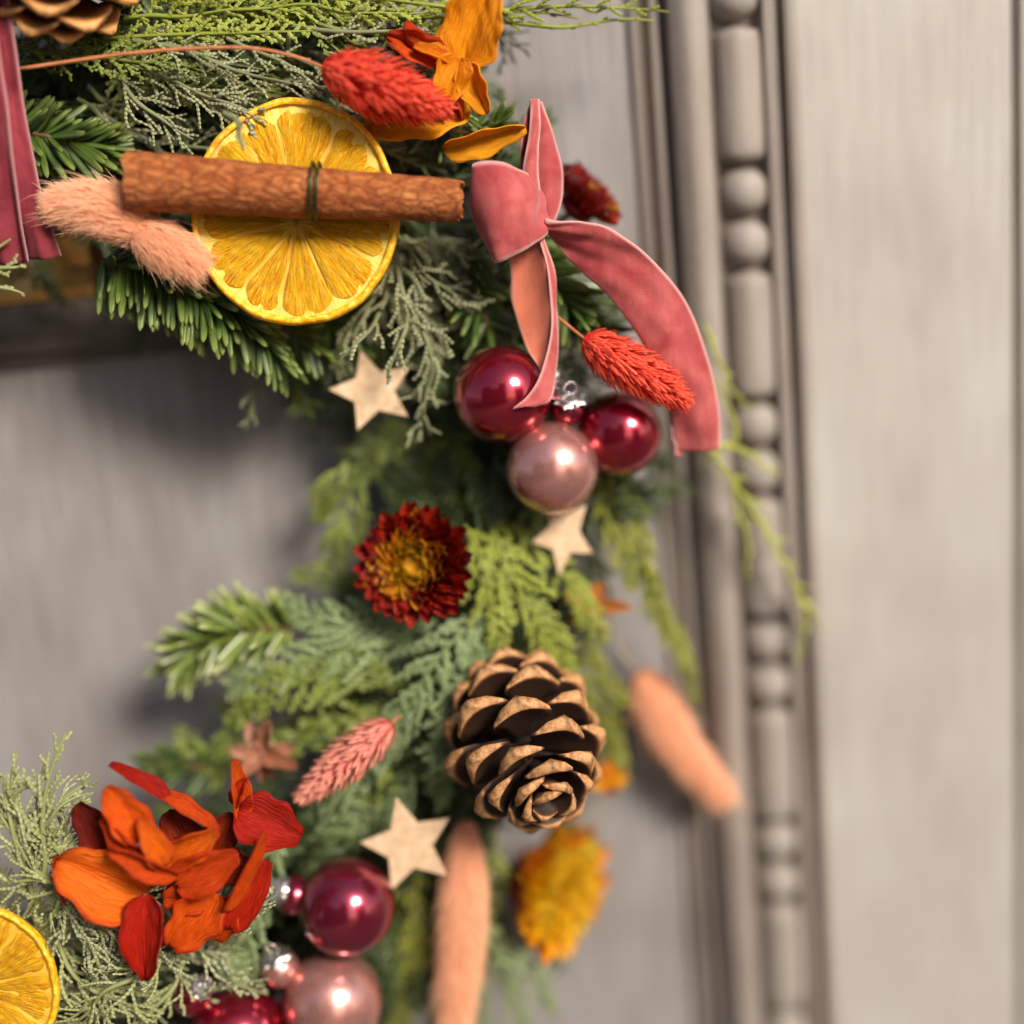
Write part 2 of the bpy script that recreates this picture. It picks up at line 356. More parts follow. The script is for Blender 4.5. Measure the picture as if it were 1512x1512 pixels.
# the horizontal rail moulding behind the wreath
def box(c0, c1):
    x0, y0, z0 = c0; x1, y1, z1 = c1
    V = np.array([(x, y, z) for x in (x0, x1) for y in (y0, y1) for z in (z0, z1)])
    return V, [[0, 1, 3, 2], [4, 6, 7, 5], [0, 4, 5, 1], [2, 3, 7, 6], [0, 2, 6, 4], [1, 5, 7, 3]]
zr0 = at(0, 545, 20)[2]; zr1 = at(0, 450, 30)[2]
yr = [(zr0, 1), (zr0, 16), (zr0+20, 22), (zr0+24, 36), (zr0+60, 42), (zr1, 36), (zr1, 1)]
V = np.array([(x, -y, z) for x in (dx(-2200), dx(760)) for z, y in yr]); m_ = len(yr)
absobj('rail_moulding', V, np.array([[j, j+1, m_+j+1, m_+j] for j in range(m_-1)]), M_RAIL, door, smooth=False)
# polished plate above the rail
bp = at(40, 425, 30)
br = empty('brass_plate', bp, 'shiny brass plate on the door, half hidden under the hanging burgundy ribbon', 'door plate')
V = []; n = 12
zt, zb2 = at(0, 300, 40)[2], at(0, 457, 40)[2]
xa, xc = at(-500, 420, 40)[0], at(148, 420, 40)[0]
prof = [(0, 4), (8, 40), (24, 48), (60, 40), (110, 52), (150, 30)]
V = np.array([(x, -h, zb2+d) for x in (xa, xc-10, xc) for d, h in prof]); V[-len(prof):, 1] *= .4
absobj('flap', V, gridf(3, len(prof)), M_BRASS, br, smooth=False)
V, Fc = box((xa, -3, zb2-4), (xc+6, -10, zt+4)); absobj('backplate', V, Fc, M_BRASS, br, smooth=False)

# ------------------------------------------------------------------ evergreen sprays
def spray_local(L, w, kind, rs, detail=1.0):
    """flat branching spray along +x, returns list of cords (p0, ang0, length, bend, radius, z, tint)"""
    R = np.random.default_rng(rs)
    P = dict(thread=dict(step=20, ang=33, sub=18, sang=33, sl=44, r=2.5, flat=.9, z=12, seg=6.5),
             thuja=dict(step=15, ang=42, sub=9, sang=42, sl=17, r=3.7, flat=.45, z=4, seg=8),
             cord=dict(step=30, ang=33, sub=26, sang=38, sl=42, r=3.0, flat=.9, z=8, seg=7))[kind]
    cords = []
    def add(p, a, l, bend, r, z, tint):
        cords.append((p[0], p[1], z, a, l, bend, r, tint, R.normal(0, .12)))
    def along(p, a, l, bend, t):
        s = l*t; aa = a+bend*t*.5; return np.array([p[0]+s*math.cos(aa), p[1]+s*math.sin(aa)]), a+bend*t
    x = P['step']*.6; side = 1
    while x < L*.97:
        f = x/L; prof = (min(1, f*3+.35))*(1-f)**.65 + .12
        a = side*math.radians(P['ang']+R.normal(0, 7)); l = w*prof*R.uniform(.75, 1.1); b = -side*R.uniform(.1, .6)
        tint = R.uniform(0, 1); z = R.normal(0, P['z']*.5)
        p0 = np.array([x, 0.])
        add(p0, a, l, b, P['r'], z, tint)
        s = P['sub']*R.uniform(.6, 1); sd = 1
        while s < l*.95:
            t = s/l; q_, qa = along(p0, a, l, b, t)
            sl = P['sl']*(1-t*.6)*R.uniform(.6, 1.25)*min(1, l/60+.35)
            if R.random() < detail:
                add(q_, qa+sd*math.radians(P['sang']+R.normal(0, 8)), sl, -sd*R.uniform(0, .5), P['r']*.85, z+R.normal(0, P['z']*.4), tint+R.normal(0, .15))
                if sl > 26 and kind != 'thuja' and R.random() < .6:
                    q2, qa2 = along(q_, qa+sd*.7, sl, 0, .5)
                    add(q2, qa2-sd*.6, sl*.5, 0, P['r']*.75, z+R.normal(0, 3), tint)
            s += P['sub']*R.uniform(.7, 1.2); sd = -sd
        x += P['step']*R.uniform(.7, 1.25)*(.6+.4*(1-f)); side = -side
    return cords, P
def cords_mesh(cords, P, L, rs, scale=1.0, lod=1.0):
    R = np.random.default_rng(rs+5); groups = {}
    for c in cords:
        nb = max(2, int(round(c[4]/(P['seg']*lod)))); groups.setdefault(min(nb, 22), []).append(c)
    out = []
    for nb, cs in groups.items():
        A = np.array(cs); n = 2*nb+1
        t = np.linspace(0, 1, n)[None]
        # rings alternate narrow/wide with the wide ring pushed forward so scales look like teeth
        tt = t.copy(); tt[:, 1::2] += .38/nb; tt = np.clip(tt, 0, 1)
        a = A[:, 3:4]+A[:, 5:6]*tt; s = A[:, 4:5]*tt; aa = A[:, 3:4]+A[:, 5:6]*tt*.5
        wig = A[:, 8:9]*A[:, 4:5]*.25*np.sin(tt*3.1)
        X = A[:, 0:1]+s*np.cos(aa)-wig*np.sin(aa); Y = A[:, 1:2]+s*np.sin(aa)+wig*np.cos(aa)
        Z = A[:, 2:3]+A[:, 8:9]*s+0*X
        rim = np.zeros(n); rim[1::2] = 1
        prof = np.where(rim > 0, 1.18, .72)*(1-.35*t[0]); prof[-1] = .05
        Rr = A[:, 6:7]*prof[None]*scale
        sides = 4 if lod > 1.3 else 5
        V, Fc = tubes(np.stack([X, Y, Z], -1), Rr, sides, P['flat'])
        tint = np.repeat(np.clip(A[:, 7], 0, 1), n*sides)
        rimv = np.tile(np.repeat(rim, sides), len(A))
        tipv = np.tile(np.repeat(t[0], sides), len(A))
        out.append((V, Fc, np.stack([np.clip(tint*.7+tipv*.35, 0, 1), rimv, tipv], -1)))
    return joinq(out)
def lay(V, curve, Nv, roll=0, warp=5, rs=0, L=None):
    """bend local x-axis geometry on to a curve given in world units"""
    n = 60; Pc = spline(curve, n); d = np.concatenate([[0], np.cumsum(np.linalg.norm(np.diff(Pc, axis=0), axis=1))])
    Lc = d[-1]; s = V[:, 0]*(Lc/L)
    T = nrm(np.gradient(Pc, axis=0))
    N0 = np.broadcast_to(Nv, T.shape); B = nrm(np.cross(N0, T)); Nn = nrm(np.cross(T, B))
    B2 = B*math.cos(roll)+Nn*math.sin(roll); N2 = -B*math.sin(roll)+Nn*math.cos(roll)
    sc_ = np.clip(s, 0, Lc)
    def it(A): return np.stack([np.interp(sc_, d, A[:, i]) for i in range(3)], -1)
    W_ = it(Pc)+it(T)*(s-sc_)[:, None]+it(B2)*V[:, 1:2]+it(N2)*V[:, 2:3]
    if warp:
        R = np.random.default_rng(rs); 
        for fr, am in ((.018, warp), (.05, warp*.4)):
            ph = R.uniform(0, 6.28, (3, 3)); kx = R.normal(0, fr, (3, 3))
            W_ = W_ + am*np.sin(W_@kx+ph[0])
    return W_
def clen(curve):
    P = spline(curve, 40); return float(np.sum(np.linalg.norm(np.diff(P, axis=0), axis=1)))
def make_spray(pts, w, kind, rs, roll=0, scale=1.0, lod=1.0, detail=1.0, warp=5, stem=True):
    cv = ats(pts); L = clen(cv)
    cords, P = spray_local(L, w, kind, rs, detail)
    V, Fc, c = cords_mesh(cords, P, L, rs, scale, lod)
    V = lay(V, cv, EZ, roll, warp, rs, L)
    st = None
    if stem:
        n = max(8, int(L/8)); X = np.linspace(0, L, n); Pl = np.stack([X, 0*X, 0*X], -1)
        Rr = np.interp(X/L, [0, .6, 1], [3.6, 2.9, 1.2])*scale*(1+.15*(np.arange(n) % 2))
        Vs, Fs = tubes(Pl[None], Rr[None], 6); Vs = lay(Vs, cv, EZ, roll, warp, rs, L)
        st = (Vs, Fs, np.tile([[.5, .2, .3]], (len(Vs), 1)))
    return (V, Fc, c), st
SPRAYG = 'cypress sprays bound into the wreath'
def sprig(name, label, pts, w, kind, mat, rs, sub=(), cat='sprig', group=None, **kw):
    """one cut sprig: a stem and its leafy side twigs (sub: further fans on the same stem)"""
    root = empty(name, at(*pts[0]), label, cat, group)
    ms, ss = [], []
    for i, (p, ww) in enumerate([(pts, w)]+list(sub)):
        a, b = make_spray(p, ww, kind, rs+i*17, **kw); ms.append(a); ss.append(b)
    V, Fc, c = joinq(ms); f = absobj('scale_leaves', V, Fc, mat, root, col=c, smooth=False); f['kind'] = 'stuff'
    V, Fc, c = joinq(ss); absobj('stem', V, Fc, mat, root, col=c)
    return root

# ---- what the glass balls mirror: the pavement below and the shaded house fronts across the lane
q = NB('grey_paving'); q.p(Base__Color=q.ramp(q.noise(q.coord(), 3, 5), [(.3, (.10, .085, .07)), (.7, (.20, .17, .14))]), Roughness=.9)
pv = obj('pavement', mesh('pavement', np.array([(-30, 3, -1.3), (30, 3, -1.3), (30, -30, -1.3), (-30, -30, -1.3)])/S, [[0, 1, 2, 3]], False), q.m); tag(pv, None, None, None, 'structure')
q = NB('shaded_render'); q.p(Base__Color=(.16, .12, .09), Roughness=.85); M_FAC = q.m
q = NB('dark_window_glass'); q.p(Base__Color=(.02, .02, .025), Roughness=.1); M_WIN = q.m
def bxm(a, b): V, Fc = box([x/S for x in a], [x/S for x in b]); return V, Fc
for i, (x0, x1, z1) in enumerate([(-9, -4.2, 4.6), (-4.2, -1.0, 3.2), (-1.0, 1.3, 4.9), (4.6, 9, 4.2)]):
    ro = empty('house', np.array([(x0+x1)/2, -7.5, -1.3])/S, ['tall house across the lane at its far end, seen only in the glass', 'low house across the lane beside the tall end house, seen only in the glass', 'narrow tall house across the lane beside the gap, seen only in the glass', 'house across the lane on the sunny side of the gap, seen only in the glass'][i], 'house')
    V, Fc = bxm((x0, -8.5, -1.3), (x1-.02, -7.5, z1)); absobj('wall', V, Fc, M_FAC, ro, smooth=False)
    V, Fc = bxm((x0-.1, -8.4, z1+.01), (x1+.05, -7.35, z1+.18)); absobj('roof', V, Fc, M_TWIG, ro, smooth=False)
    nx = max(1, int((x1-x0)/1.4))
    for a in range(nx):
        for zf in (.1, 2.2):
            if zf+1.3 > z1: continue
            xc_ = x0+(a+.5)*(x1-x0)/nx; V, Fc = bxm((xc_-.35, -7.5, zf), (xc_+.35, -7.47, zf+1.2)); absobj('window', V, Fc, M_WIN, ro, smooth=False)

LIFT = 85.0
# ---- wreath core and the mass of foliage under everything
CL = [(-420, 190), (-200, 185), (0, 190), (200, 200), (400, 245), (560, 330), (670, 460), (735, 640), (745, 840), (705, 1040), (610, 1210), (470, 1360), (300, 1450), (100, 1500), (-150, 1520), (-420, 1500)]
CH = [90, 90, 90, 90, 90, 90, 95, 100, 105, 120, 150, 180, 200, 210, 210, 210]
core = np.array([at(x, y, h*.45) for (x, y), h in zip(CL, CH)])
cp = spline(core, 120)
nn = len(cp)
V, Fc = tubes(cp[None], np.full((1, nn), 120.)*(1+.06*np.sin(np.arange(nn)*1.7))[None], 24, flat=.42, N=(0, -1, 0))
o = absobj('wreath_core', V, Fc, M_CORE, None); tag(o, 'dark bound core of the evergreen wreath under the greenery', 'wreath')
CLs = spline(np.array([(x, y, h) for (x, y), h in zip(CL, CH)], float), 400)
bed = []
for i in range(420):
    j = rnd.randint(20, 380); c = CLs[j]; t2 = nrm(CLs[min(j+6, 399)][:2]-CLs[max(j-6, 0)][:2]); nr = np.array([-t2[1], t2[0]])
    off = rnd.uniform(-1, 1); p = c[:2]+nr*off*158
    hh = c[2]+ (1-off*off)*75*rnd.uniform(.0, 1.0)-10
    l = rnd.uniform(90, 190); out = nr*off*rnd.uniform(.2, 1.0)
    d = nrm((t2*(1 if rnd.random() < .7 else -1)*rnd.uniform(.4, 1) + out + np.array([rnd.gauss(0, .25), rnd.gauss(0, .25)])))
    q1 = p+d*l*.5; q2 = p+d*l+nr*rnd.uniform(-20, 20)
    pts = [(p[0], p[1], hh*.8), (q1[0], q1[1], hh), (q2[0], q2[1], hh*rnd.uniform(.6, .95))]
    kd = rnd.choice(['thread', 'thuja', 'thuja', 'cord'])
    a, b = make_spray(pts, rnd.uniform(45, 80), kd, 1000+i, roll=rnd.uniform(-.9, .9), lod=1.6, detail=.85, warp=8)
    bed.append(a); bed.append(b)
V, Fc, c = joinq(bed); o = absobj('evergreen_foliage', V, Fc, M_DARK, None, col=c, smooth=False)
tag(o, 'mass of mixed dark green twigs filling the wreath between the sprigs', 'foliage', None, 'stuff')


# ---- fir sprigs: every needle is a part
def needle_mesh(bend):
    us = [0, .06, .35, .7, .93, 1.0]; ws = [.25, .75, 1, .95, .62, .12]
    prof = [(-.5, 0), (-.22, .16), (0, .07), (.22, .16), (.5, 0), (0, -.14)]
    V, col = [], []
    for u, w in zip(us, ws):
        for j, (y, z) in enumerate(prof):
            V.append((u, y*w*.17, z*w*.17+bend*u*u)); col.append((1 if u > .92 else 0, 1 if j == 5 else (.25 if j == 2 else 0), 0))
    f = [list(x) for x in gridf(6, 6, True)]+[[35, 34, 33, 32, 31, 30]]
    me = mesh('needle', np.array(V)/S, f, True, np.array(col, float))
    return me
NM = [needle_mesh(b) for b in (-.03, .04, .10)]; NM2 = [needle_mesh(b) for b in (-.03, .04, .10)]
for m_ in NM: m_.materials.append(M_NEED)
for m_ in NM2: m_.materials.append(M_NEED2)
def fir(name, label, pts, n, l, spread, rs, ms=None, down=0.0, group=None, budt=False, ang0=75, ang1=30, wid=1.0):
    """pts: stem; needles grow round it, mostly to both sides"""
    ms = ms or NM
    R = random.Random(rs); cv = ats(pts); P = spline(cv, 80); T = nrm(np.gradient(P, axis=0))
    root = empty(name, cv[0], label, 'sprig', group)
    V, Fc = tube1(cv, [5, 4, 3], 7, 24); absobj('stem', V, Fc, M_TWIG, root)
    for i in range(n):
        t = (i+R.random())/n; j = min(79, int(t*79)); p = P[j]; T0 = T[j]
        B = nrm(np.cross(EZ, T0)); side = 1 if i % 2 else -1
        ph = R.gauss(0, spread)
        rad = side*B*math.cos(ph)+EZ*math.sin(ph)
        a = math.radians(ang0+(ang1-ang0)*t+R.gauss(0, 7))
        d = nrm(T0*math.cos(a)+rad*math.sin(a)+EY*(-down)+EZ*R.uniform(-.12, .10))
        ll = l*(.75+.35*math.sin(math.pi*min(1, t*.85+.15)))*R.uniform(.68, 1.15)
        Zn = nrm(EZ-d*np.dot(EZ, d)+R.gauss(0, .35)*B); Y = np.cross(Zn, d); Zn = np.cross(d, Y)
        ww = wid*58/ll*l/58
        obj('needle', ms[R.randrange(3)], None, root, mat4(d, Y, Zn, p, root, (ll*S, ll*S*wid, ll*S*wid)))
    if budt:
        P2 = np.array([cv[-1], cv[-1]+T[-1]*6, cv[-1]+T[-1]*13]); V, Fc = tube1(P2, [5, 8, 2], 10, 9); absobj('bud', V, Fc, M_BUD, root)
    return root
q = NB('orange_bud'); q.p(Base__Color=(.5, .17, .04), Roughness=.45); M_BUD = q.m
fir('fir_sprig', 'dark green fir sprig with needles pointing right beside the hanging burgundy ribbon', [(10, 190, 190), (60, 200, 205), (120, 212, 200), (150, 218, 190)], 120, 72, .8, 1, ang0=55, ang1=18)
fir('fir_sprig', 'large fir sprig under the peach bunny tails with long needles hanging down', [(150, 385, 215), (250, 410, 225), (340, 455, 225), (412, 520, 215)], 300, 84, .6, 2, down=.75, budt=True, ang0=80, ang1=30, wid=.95)
fir('fir_sprig', 'fir sprig behind the lower rim of the large dried orange slice', [(300, 420, 160), (360, 455, 180), (430, 490, 185), (470, 520, 180)], 90, 58, .7, 3, down=.25, ang1=25)
fir('fir_sprig', 'dark fir sprig between the two hanging velvet bow tails', [(760, 340, 150), (800, 400, 175), (840, 450, 180), (900, 500, 170)], 150, 68, .9, 4, down=.1, ang0=70)
fir('fir_sprig', 'fir sprig above the red-brown bauble left of the narrow velvet tail', [(690, 360, 150), (700, 430, 165), (730, 500, 165), (770, 560, 150)], 90, 64, .8, 5, ang0=55)
fir('fir_sprig', 'deep shaded fir sprig above the plywood star, seen between frosty threads', [(440, 430, 110), (490, 480, 120), (530, 540, 120)], 80, 60, .9, 6, down=.3)
fir('fir_sprig', 'bright fir tip with whitish needle ends pointing left over the door panel', [(430, 930, 170), (360, 930, 165), (300, 950, 155), (262, 985, 145)], 150, 76, .85, 7, ms=NM2, ang0=70, ang1=28, wid=.85)
fir('fir_sprig', 'small fir sprig above the orange hydrangea head, out of focus', [(330, 1140, 150), (270, 1130, 150), (215, 1130, 150)], 70, 48, .8, 8)
fir('fir_sprig', 'fir tip poking out between hydrangea petals and the bow loop', [(640, 190, 150), (700, 195, 165), (745, 180, 165)], 60, 48, .8, 9, ang1=30)
fir('fir_sprig', 'short fir sprig below the bow knot right of the cinnamon stick', [(700, 250, 110), (750, 250, 120), (820, 270, 120)], 60, 50, .8, 10)

# ---- cypress and juniper sprigs
HT = 175
sprig('cypress_sprig', 'long green cypress sprig streaming right along the top edge past the orange petals', [(300, 40, 150), (560, 22, 165), (800, 12, 160), (985, 20, 130)], 60, 'cord', M_BRIGHT, 21, [([(360, 20, 170), (600, 2, 190), (850, 30, 150)], 36), ([(500, 55, 150), (720, 35, 150), (960, 36, 135)], 22)], roll=.25)
sprig('cypress_sprig', 'yellow-green cypress sprig in the top strip between pine cone and orange petals', [(180, 30, 170), (300, 15, 190), (450, 12, 195), (640, 20, 180)], 58, 'thuja', M_BRIGHT, 22, [([(150, 60, 180), (300, 50, 195), (480, 42, 190)], 48), ([(250, -8, 180), (420, -5, 185), (600, 5, 180)], 45)], scale=.8, roll=.3)
sprig('cypress_sprig', 'green cypress sprig below the pine cone crossed by the orange grass stem', [(30, 75, 190), (130, 90, 200), (240, 95, 205), (350, 110, 200)], 62, 'thuja', M_THUJA, 23, [([(40, 40, 180), (180, 60, 190), (330, 62, 195)], 50), ([(200, 125, 180), (300, 130, 195), (420, 140, 185)], 45)], scale=.75)
sprig('cypress_sprig', 'grey-green thread cypress fanning out above the large dried orange slice', [(180, 90, 200), (260, 130, 215), (350, 165, 220), (400, 190, 215)], 75, 'thread', M_THREAD, 24, [([(200, 60, 200), (330, 95, 215), (480, 135, 210)], 60), ([(170, 110, 195), (220, 160, 205), (290, 205, 205)], 60)])
sprig('cypress_sprig', 'pale thread cypress trailing right below the red grass head', [(330, 60, 200), (420, 95, 210), (500, 150, 200)], 45, 'cord', M_THREAD, 25, [([(420, 30, 190), (520, 50, 200), (640, 55, 180)], 45)])
sprig('cypress_sprig', 'dark thread cypress between orange slice and orange petals above the cinnamon stick', [(480, 170, 130), (560, 215, 140), (680, 235, 140)], 55, 'thread', M_THREAD, 26, [([(500, 200, 130), (600, 230, 140), (740, 240, 130)], 45)])
sprig('cypress_sprig', 'frosty blue-green thread cypress hanging right of the large dried orange slice', [(560, 330, 180), (590, 400, 205), (615, 480, 215), (640, 560, 205), (608, 655, 190)], 88, 'cord', M_THREAD, 27, [([(590, 350, 180), (640, 420, 200), (715, 465, 200)], 70), ([(570, 400, 190), (540, 450, 205), (500, 500, 190)], 60), ([(600, 450, 215), (590, 510, 250), (560, 560, 255)], 55), ([(560, 470, 215), (530, 510, 245), (505, 540, 245)], 40)], scale=1.05, warp=8)
sprig('cypress_sprig', 'fine tangled thread cypress filling the gap below the cinnamon stick end', [(600, 340, 150), (650, 380, 165), (700, 440, 160)], 80, 'thread', M_THREAD, 28, [([(540, 420, 150), (600, 470, 160), (650, 530, 150)], 70)], warp=9)
sprig('cypress_sprig', 'small twig tip hanging below the large fir sprig', [(395, 540, 170), (372, 590, 165), (358, 640, 155)], 45, 'cord', M_THREAD, 29)
sprig('cypress_sprig', 'blurred twig tip right of the small hanging twig under the fir needles', [(430, 540, 120), (440, 580, 115), (455, 610, 110)], 40, 'thread', M_THUJA, 30)
sprig('cypress_sprig', 'dark flat cypress fan under the plywood star', [(660, 620, 85), (600, 640, 92), (540, 670, 95), (470, 775, 90)], 60, 'thuja', M_THUJA, 31, [([(690, 640, 85), (620, 690, 90), (570, 740, 95)], 60), ([(700, 650, 85), (640, 700, 90), (610, 760, 95)], 45)])
sprig('cypress_sprig', 'cypress twig between the burgundy straw flower and the pearl bauble', [(650, 600, 95), (690, 690, 115), (730, 760, 135), (800, 820, 150)], 44, 'thuja', M_THUJA, 32, [([(640, 640, 90), (660, 720, 100), (700, 790, 125)], 36)], scale=.9)
sprig('cypress_sprig', 'light green cypress fan right of the burgundy straw flower', [(720, 760, 160), (760, 840, 185), (800, 920, 185), (850, 1000, 165)], 85, 'thuja', M_BRIGHT, 33, [([(690, 780, 160), (720, 870, 190), (745, 960, 195)], 80), ([(760, 780, 150), (850, 880, 160), (900, 960, 140)], 60)], scale=1.1)
sprig('cypress_sprig', 'blue-green cypress fan left of the large pine cone', [(720, 900, 175), (660, 960, 205), (610, 1030, 210), (560, 1110, 190)], 95, 'thuja', M_BLUE, 34, [([(740, 940, 180), (680, 1030, 215), (640, 1120, 215)], 90), ([(700, 960, 180), (660, 1080, 200), (650, 1200, 190)], 60)], scale=1.1)
sprig('cypress_sprig', 'blue-green cypress fan pointing left below the burgundy straw flower', [(640, 920, 160), (560, 920, 180), (470, 915, 180), (405, 880, 165)], 85, 'thuja', M_BLUE, 35, [([(640, 960, 160), (520, 950, 185), (400, 990, 180), (330, 1020, 165)], 90)], scale=1.25)
sprig('cypress_sprig', 'green cypress fan pointing left above the pink grass head', [(600, 1010, 170), (520, 1000, 190), (420, 1020, 185), (340, 1070, 170)], 85, 'thuja', M_THUJA, 36, [([(590, 1060, 160), (500, 1070, 170), (400, 1100, 160), (310, 1100, 150)], 70)], scale=1.2)
sprig('cypress_sprig', 'shaded cypress fan beneath the pink grass head and pale star', [(640, 1120, 170), (570, 1190, 185), (500, 1240, 185), (440, 1290, 175)], 85, 'thuja', M_BLUE, 37, [([(600, 1080, 170), (520, 1150, 180), (440, 1210, 180)], 80)], scale=1.2)
sprig('cypress_sprig', 'dark green cypress fan between the brown dried flower and straw flower', [(560, 860, 110), (480, 850, 120), (430, 845, 115)], 55, 'thuja', M_THUJA, 38)
sprig('cypress_sprig', 'olive hanging cypress branch right of the pearl bauble and star', [(890, 640, 110), (930, 760, 120), (960, 870, 120), (1030, 1010, 110)], 48, 'thuja', M_OLIVE, 39, [([(900, 720, 100), (950, 860, 110), (1010, 960, 105), (1035, 1050, 100)], 45), ([(880, 700, 110), (910, 800, 125), (930, 880, 120)], 45)], scale=1.2)
sprig('cypress_sprig', 'olive cypress tuft behind the large pine cone, right side', [(820, 960, 100), (870, 1020, 110), (900, 1090, 100), (920, 1160, 95)], 70, 'thuja', M_OLIVE, 40, [([(850, 900, 110), (880, 980, 115), (930, 1040, 105)], 55)], scale=1.1)
sprig('cypress_sprig', 'light green cypress sprig hanging between long bunny tail and yellow straw flower', [(700, 1200, 130), (730, 1260, 145), (720, 1340, 140), (740, 1420, 130)], 55, 'thuja', M_BRIGHT, 41, scale=1.1)
sprig('cypress_sprig', 'soft green cypress tuft at the lower edge right of the long bunny tail', [(700, 1330, 150), (740, 1410, 165), (770, 1490, 165), (790, 1560, 150)], 62, 'thuja', M_BLUE, 42, [([(720, 1390, 150), (785, 1430, 160), (825, 1500, 150)], 46), ([(690, 1400, 150), (705, 1480, 160), (715, 1560, 150)], 44)], detail=.8)
sprig('cypress_sprig', 'olive cypress sprig at the lower edge left of the long bunny tail', [(610, 1280, 150), (610, 1370, 165), (600, 1460, 160), (590, 1550, 150)], 70, 'thuja', M_OLIVE, 43, [([(640, 1330, 150), (640, 1430, 150), (640, 1540, 140)], 50), ([(570, 1290, 150), (580, 1400, 150), (570, 1540, 140)], 50)], scale=1.0)
sprig('juniper_sprig', 'thin lime juniper branch hanging over the bead moulding', [(1040, 655, 110), (1090, 720, 105), (1150, 810, 95), (1185, 900, 85), (1175, 985, 75)], 34, 'cord', M_YELL, 44, [([(1050, 660, 110), (1100, 660, 100), (1150, 700, 90)], 30), ([(1085, 720, 100), (1105, 790, 90), (1100, 860, 80)], 20), ([(1180, 880, 85), (1215, 930, 75)], 14)], detail=.45)
sprig('juniper_sprig', 'small lime juniper twig behind the right velvet tail', [(1040, 480, 80), (1070, 560, 85), (1110, 600, 80)], 30, 'cord', M_YELL, 45, [([(1050, 560, 80), (1085, 650, 85), (1040, 690, 80)], 22)], detail=.5)
sprig('juniper_sprig', 'pale juniper twig with upright tip above the lower left juniper bush', [(60, 1290, 380), (68, 1220, 385), (75, 1150, 380), (92, 1085, 365)], 62, 'cord', M_PALE, 46, [([(50, 1260, 370), (90, 1200, 380), (135, 1175, 370)], 36), ([(30, 1240, 370), (20, 1160, 370), (30, 1115, 365)], 36)], scale=1.15, warp=6)
sprig('juniper_sprig', 'pale juniper sprig at the left edge above the lower orange slice', [(90, 1300, 370), (40, 1260, 400), (0, 1210, 400), (-50, 1180, 390)], 85, 'cord', M_PALE, 47, [([(110, 1330, 380), (60, 1300, 405), (-10, 1290, 400)], 80), ([(60, 1330, 370), (20, 1240, 400), (-10, 1150, 385)], 60), ([(120, 1290, 350), (60, 1230, 380), (10, 1180, 380)], 60)], warp=9)
sprig('juniper_sprig', 'grey juniper sprig between lower orange slice and hydrangea head', [(60, 1340, 370), (130, 1350, 400), (190, 1390, 405), (220, 1450, 390)], 80, 'thread', M_THREAD, 48, [([(90, 1300, 370), (110, 1370, 400), (160, 1430, 400)], 80), ([(150, 1330, 360), (200, 1400, 385), (270, 1430, 380)], 60)], warp=9)
sprig('juniper_sprig', 'pale juniper sprig along the bottom edge below the hydrangea head', [(250, 1400, 370), (190, 1440, 400), (130, 1480, 400), (60, 1530, 390)], 85, 'thread', M_PALE, 49, [([(280, 1420, 360), (240, 1470, 390), (170, 1530, 385)], 80), ([(90, 1400, 370), (130, 1460, 395), (230, 1500, 390)], 70)], warp=9)
sprig('cypress_sprig', 'green cypress tuft between hydrangea petals and dark small bauble', [(330, 1320, 270), (370, 1370, 290), (360, 1430, 290), (330, 1470, 280)], 70, 'thuja', M_BLUE, 50, [([(300, 1380, 280), (340, 1420, 300), (390, 1440, 290)], 60), ([(420, 1230, 230), (400, 1290, 250), (390, 1370, 260)], 60)], scale=1.0)
sprig('juniper_sprig', 'short pale sprig tip at the left edge below the burgundy ribbon', [(-60, 400, 300), (-20, 405, 310), (15, 400, 310), (42, 395, 300)], 38, 'cord', M_PALE, 51, [([(-60, 420, 300), (-20, 425, 310), (35, 432, 300)], 26), ([(-60, 400, 300), (-20, 375, 305), (15, 350, 300)], 20)])
sprig('juniper_sprig', 'small grey twig tip lying on the upper edge of the large orange slice', [(330, 165, 290), (350, 175, 300), (355, 200, 300), (365, 222, 296)], 22, 'cord', M_THREAD, 52, detail=.5)
# more tangled fill, lit near the surface, in the zones where the photograph shows it
def fill(name, label, n, mat, kinds, box_, hr, ang, l, w, rs, lod=1.25, scale=1.0):
    R = random.Random(rs); acc = []
    for i in range(n):
        x = R.uniform(box_[0], box_[2]); y = R.uniform(box_[1], box_[3]); h = R.uniform(*hr); a = math.radians(ang+R.gauss(0, 32)); ll = l*R.uniform(.7, 1.3); c2 = a+R.gauss(0, .4)
        pts = [(x, y, h-15), (x+ll*.5*math.cos(a), y-ll*.5*math.sin(a), h), (x+ll*.5*(math.cos(a)+math.cos(c2)), y-ll*.5*(math.sin(a)+math.sin(c2)), h-R.uniform(0, 25))]
        p_, q_ = make_spray(pts, w*R.uniform(.7, 1.2), R.choice(kinds), rs*100+i, roll=R.uniform(-.8, .8), lod=lod, warp=8, scale=scale); acc += [p_, q_]
    V, Fc, c = joinq(acc); o = absobj(name, V, Fc, mat, None, col=c, smooth=False); tag(o, label, 'foliage', None, 'stuff'); return o
fill('juniper_foliage', 'tangle of pale juniper twigs around the lower orange slice', 26, M_PALE, ['thread', 'cord'], (-30, 1200, 150, 1500), (340, 385), 60, 90, 48, 61)
fill('juniper_foliage', 'tangle of grey juniper twigs under the hydrangea head', 26, M_THREAD, ['thread', 'thread', 'cord'], (60, 1340, 330, 1520), (330, 385), 10, 90, 50, 62)
fill('cypress_foliage', 'dense grey-green threads along the upper part of the wreath', 30, M_THREAD, ['thread', 'cord'], (120, 60, 560, 210), (130, 190), -12, 110, 42, 63)
fill('cypress_foliage', 'dense green scale twigs along the top edge of the wreath', 30, M_THUJA, ['thuja', 'thread'], (0, -20, 620, 90), (130, 185), -4, 120, 42, 64, scale=.85)
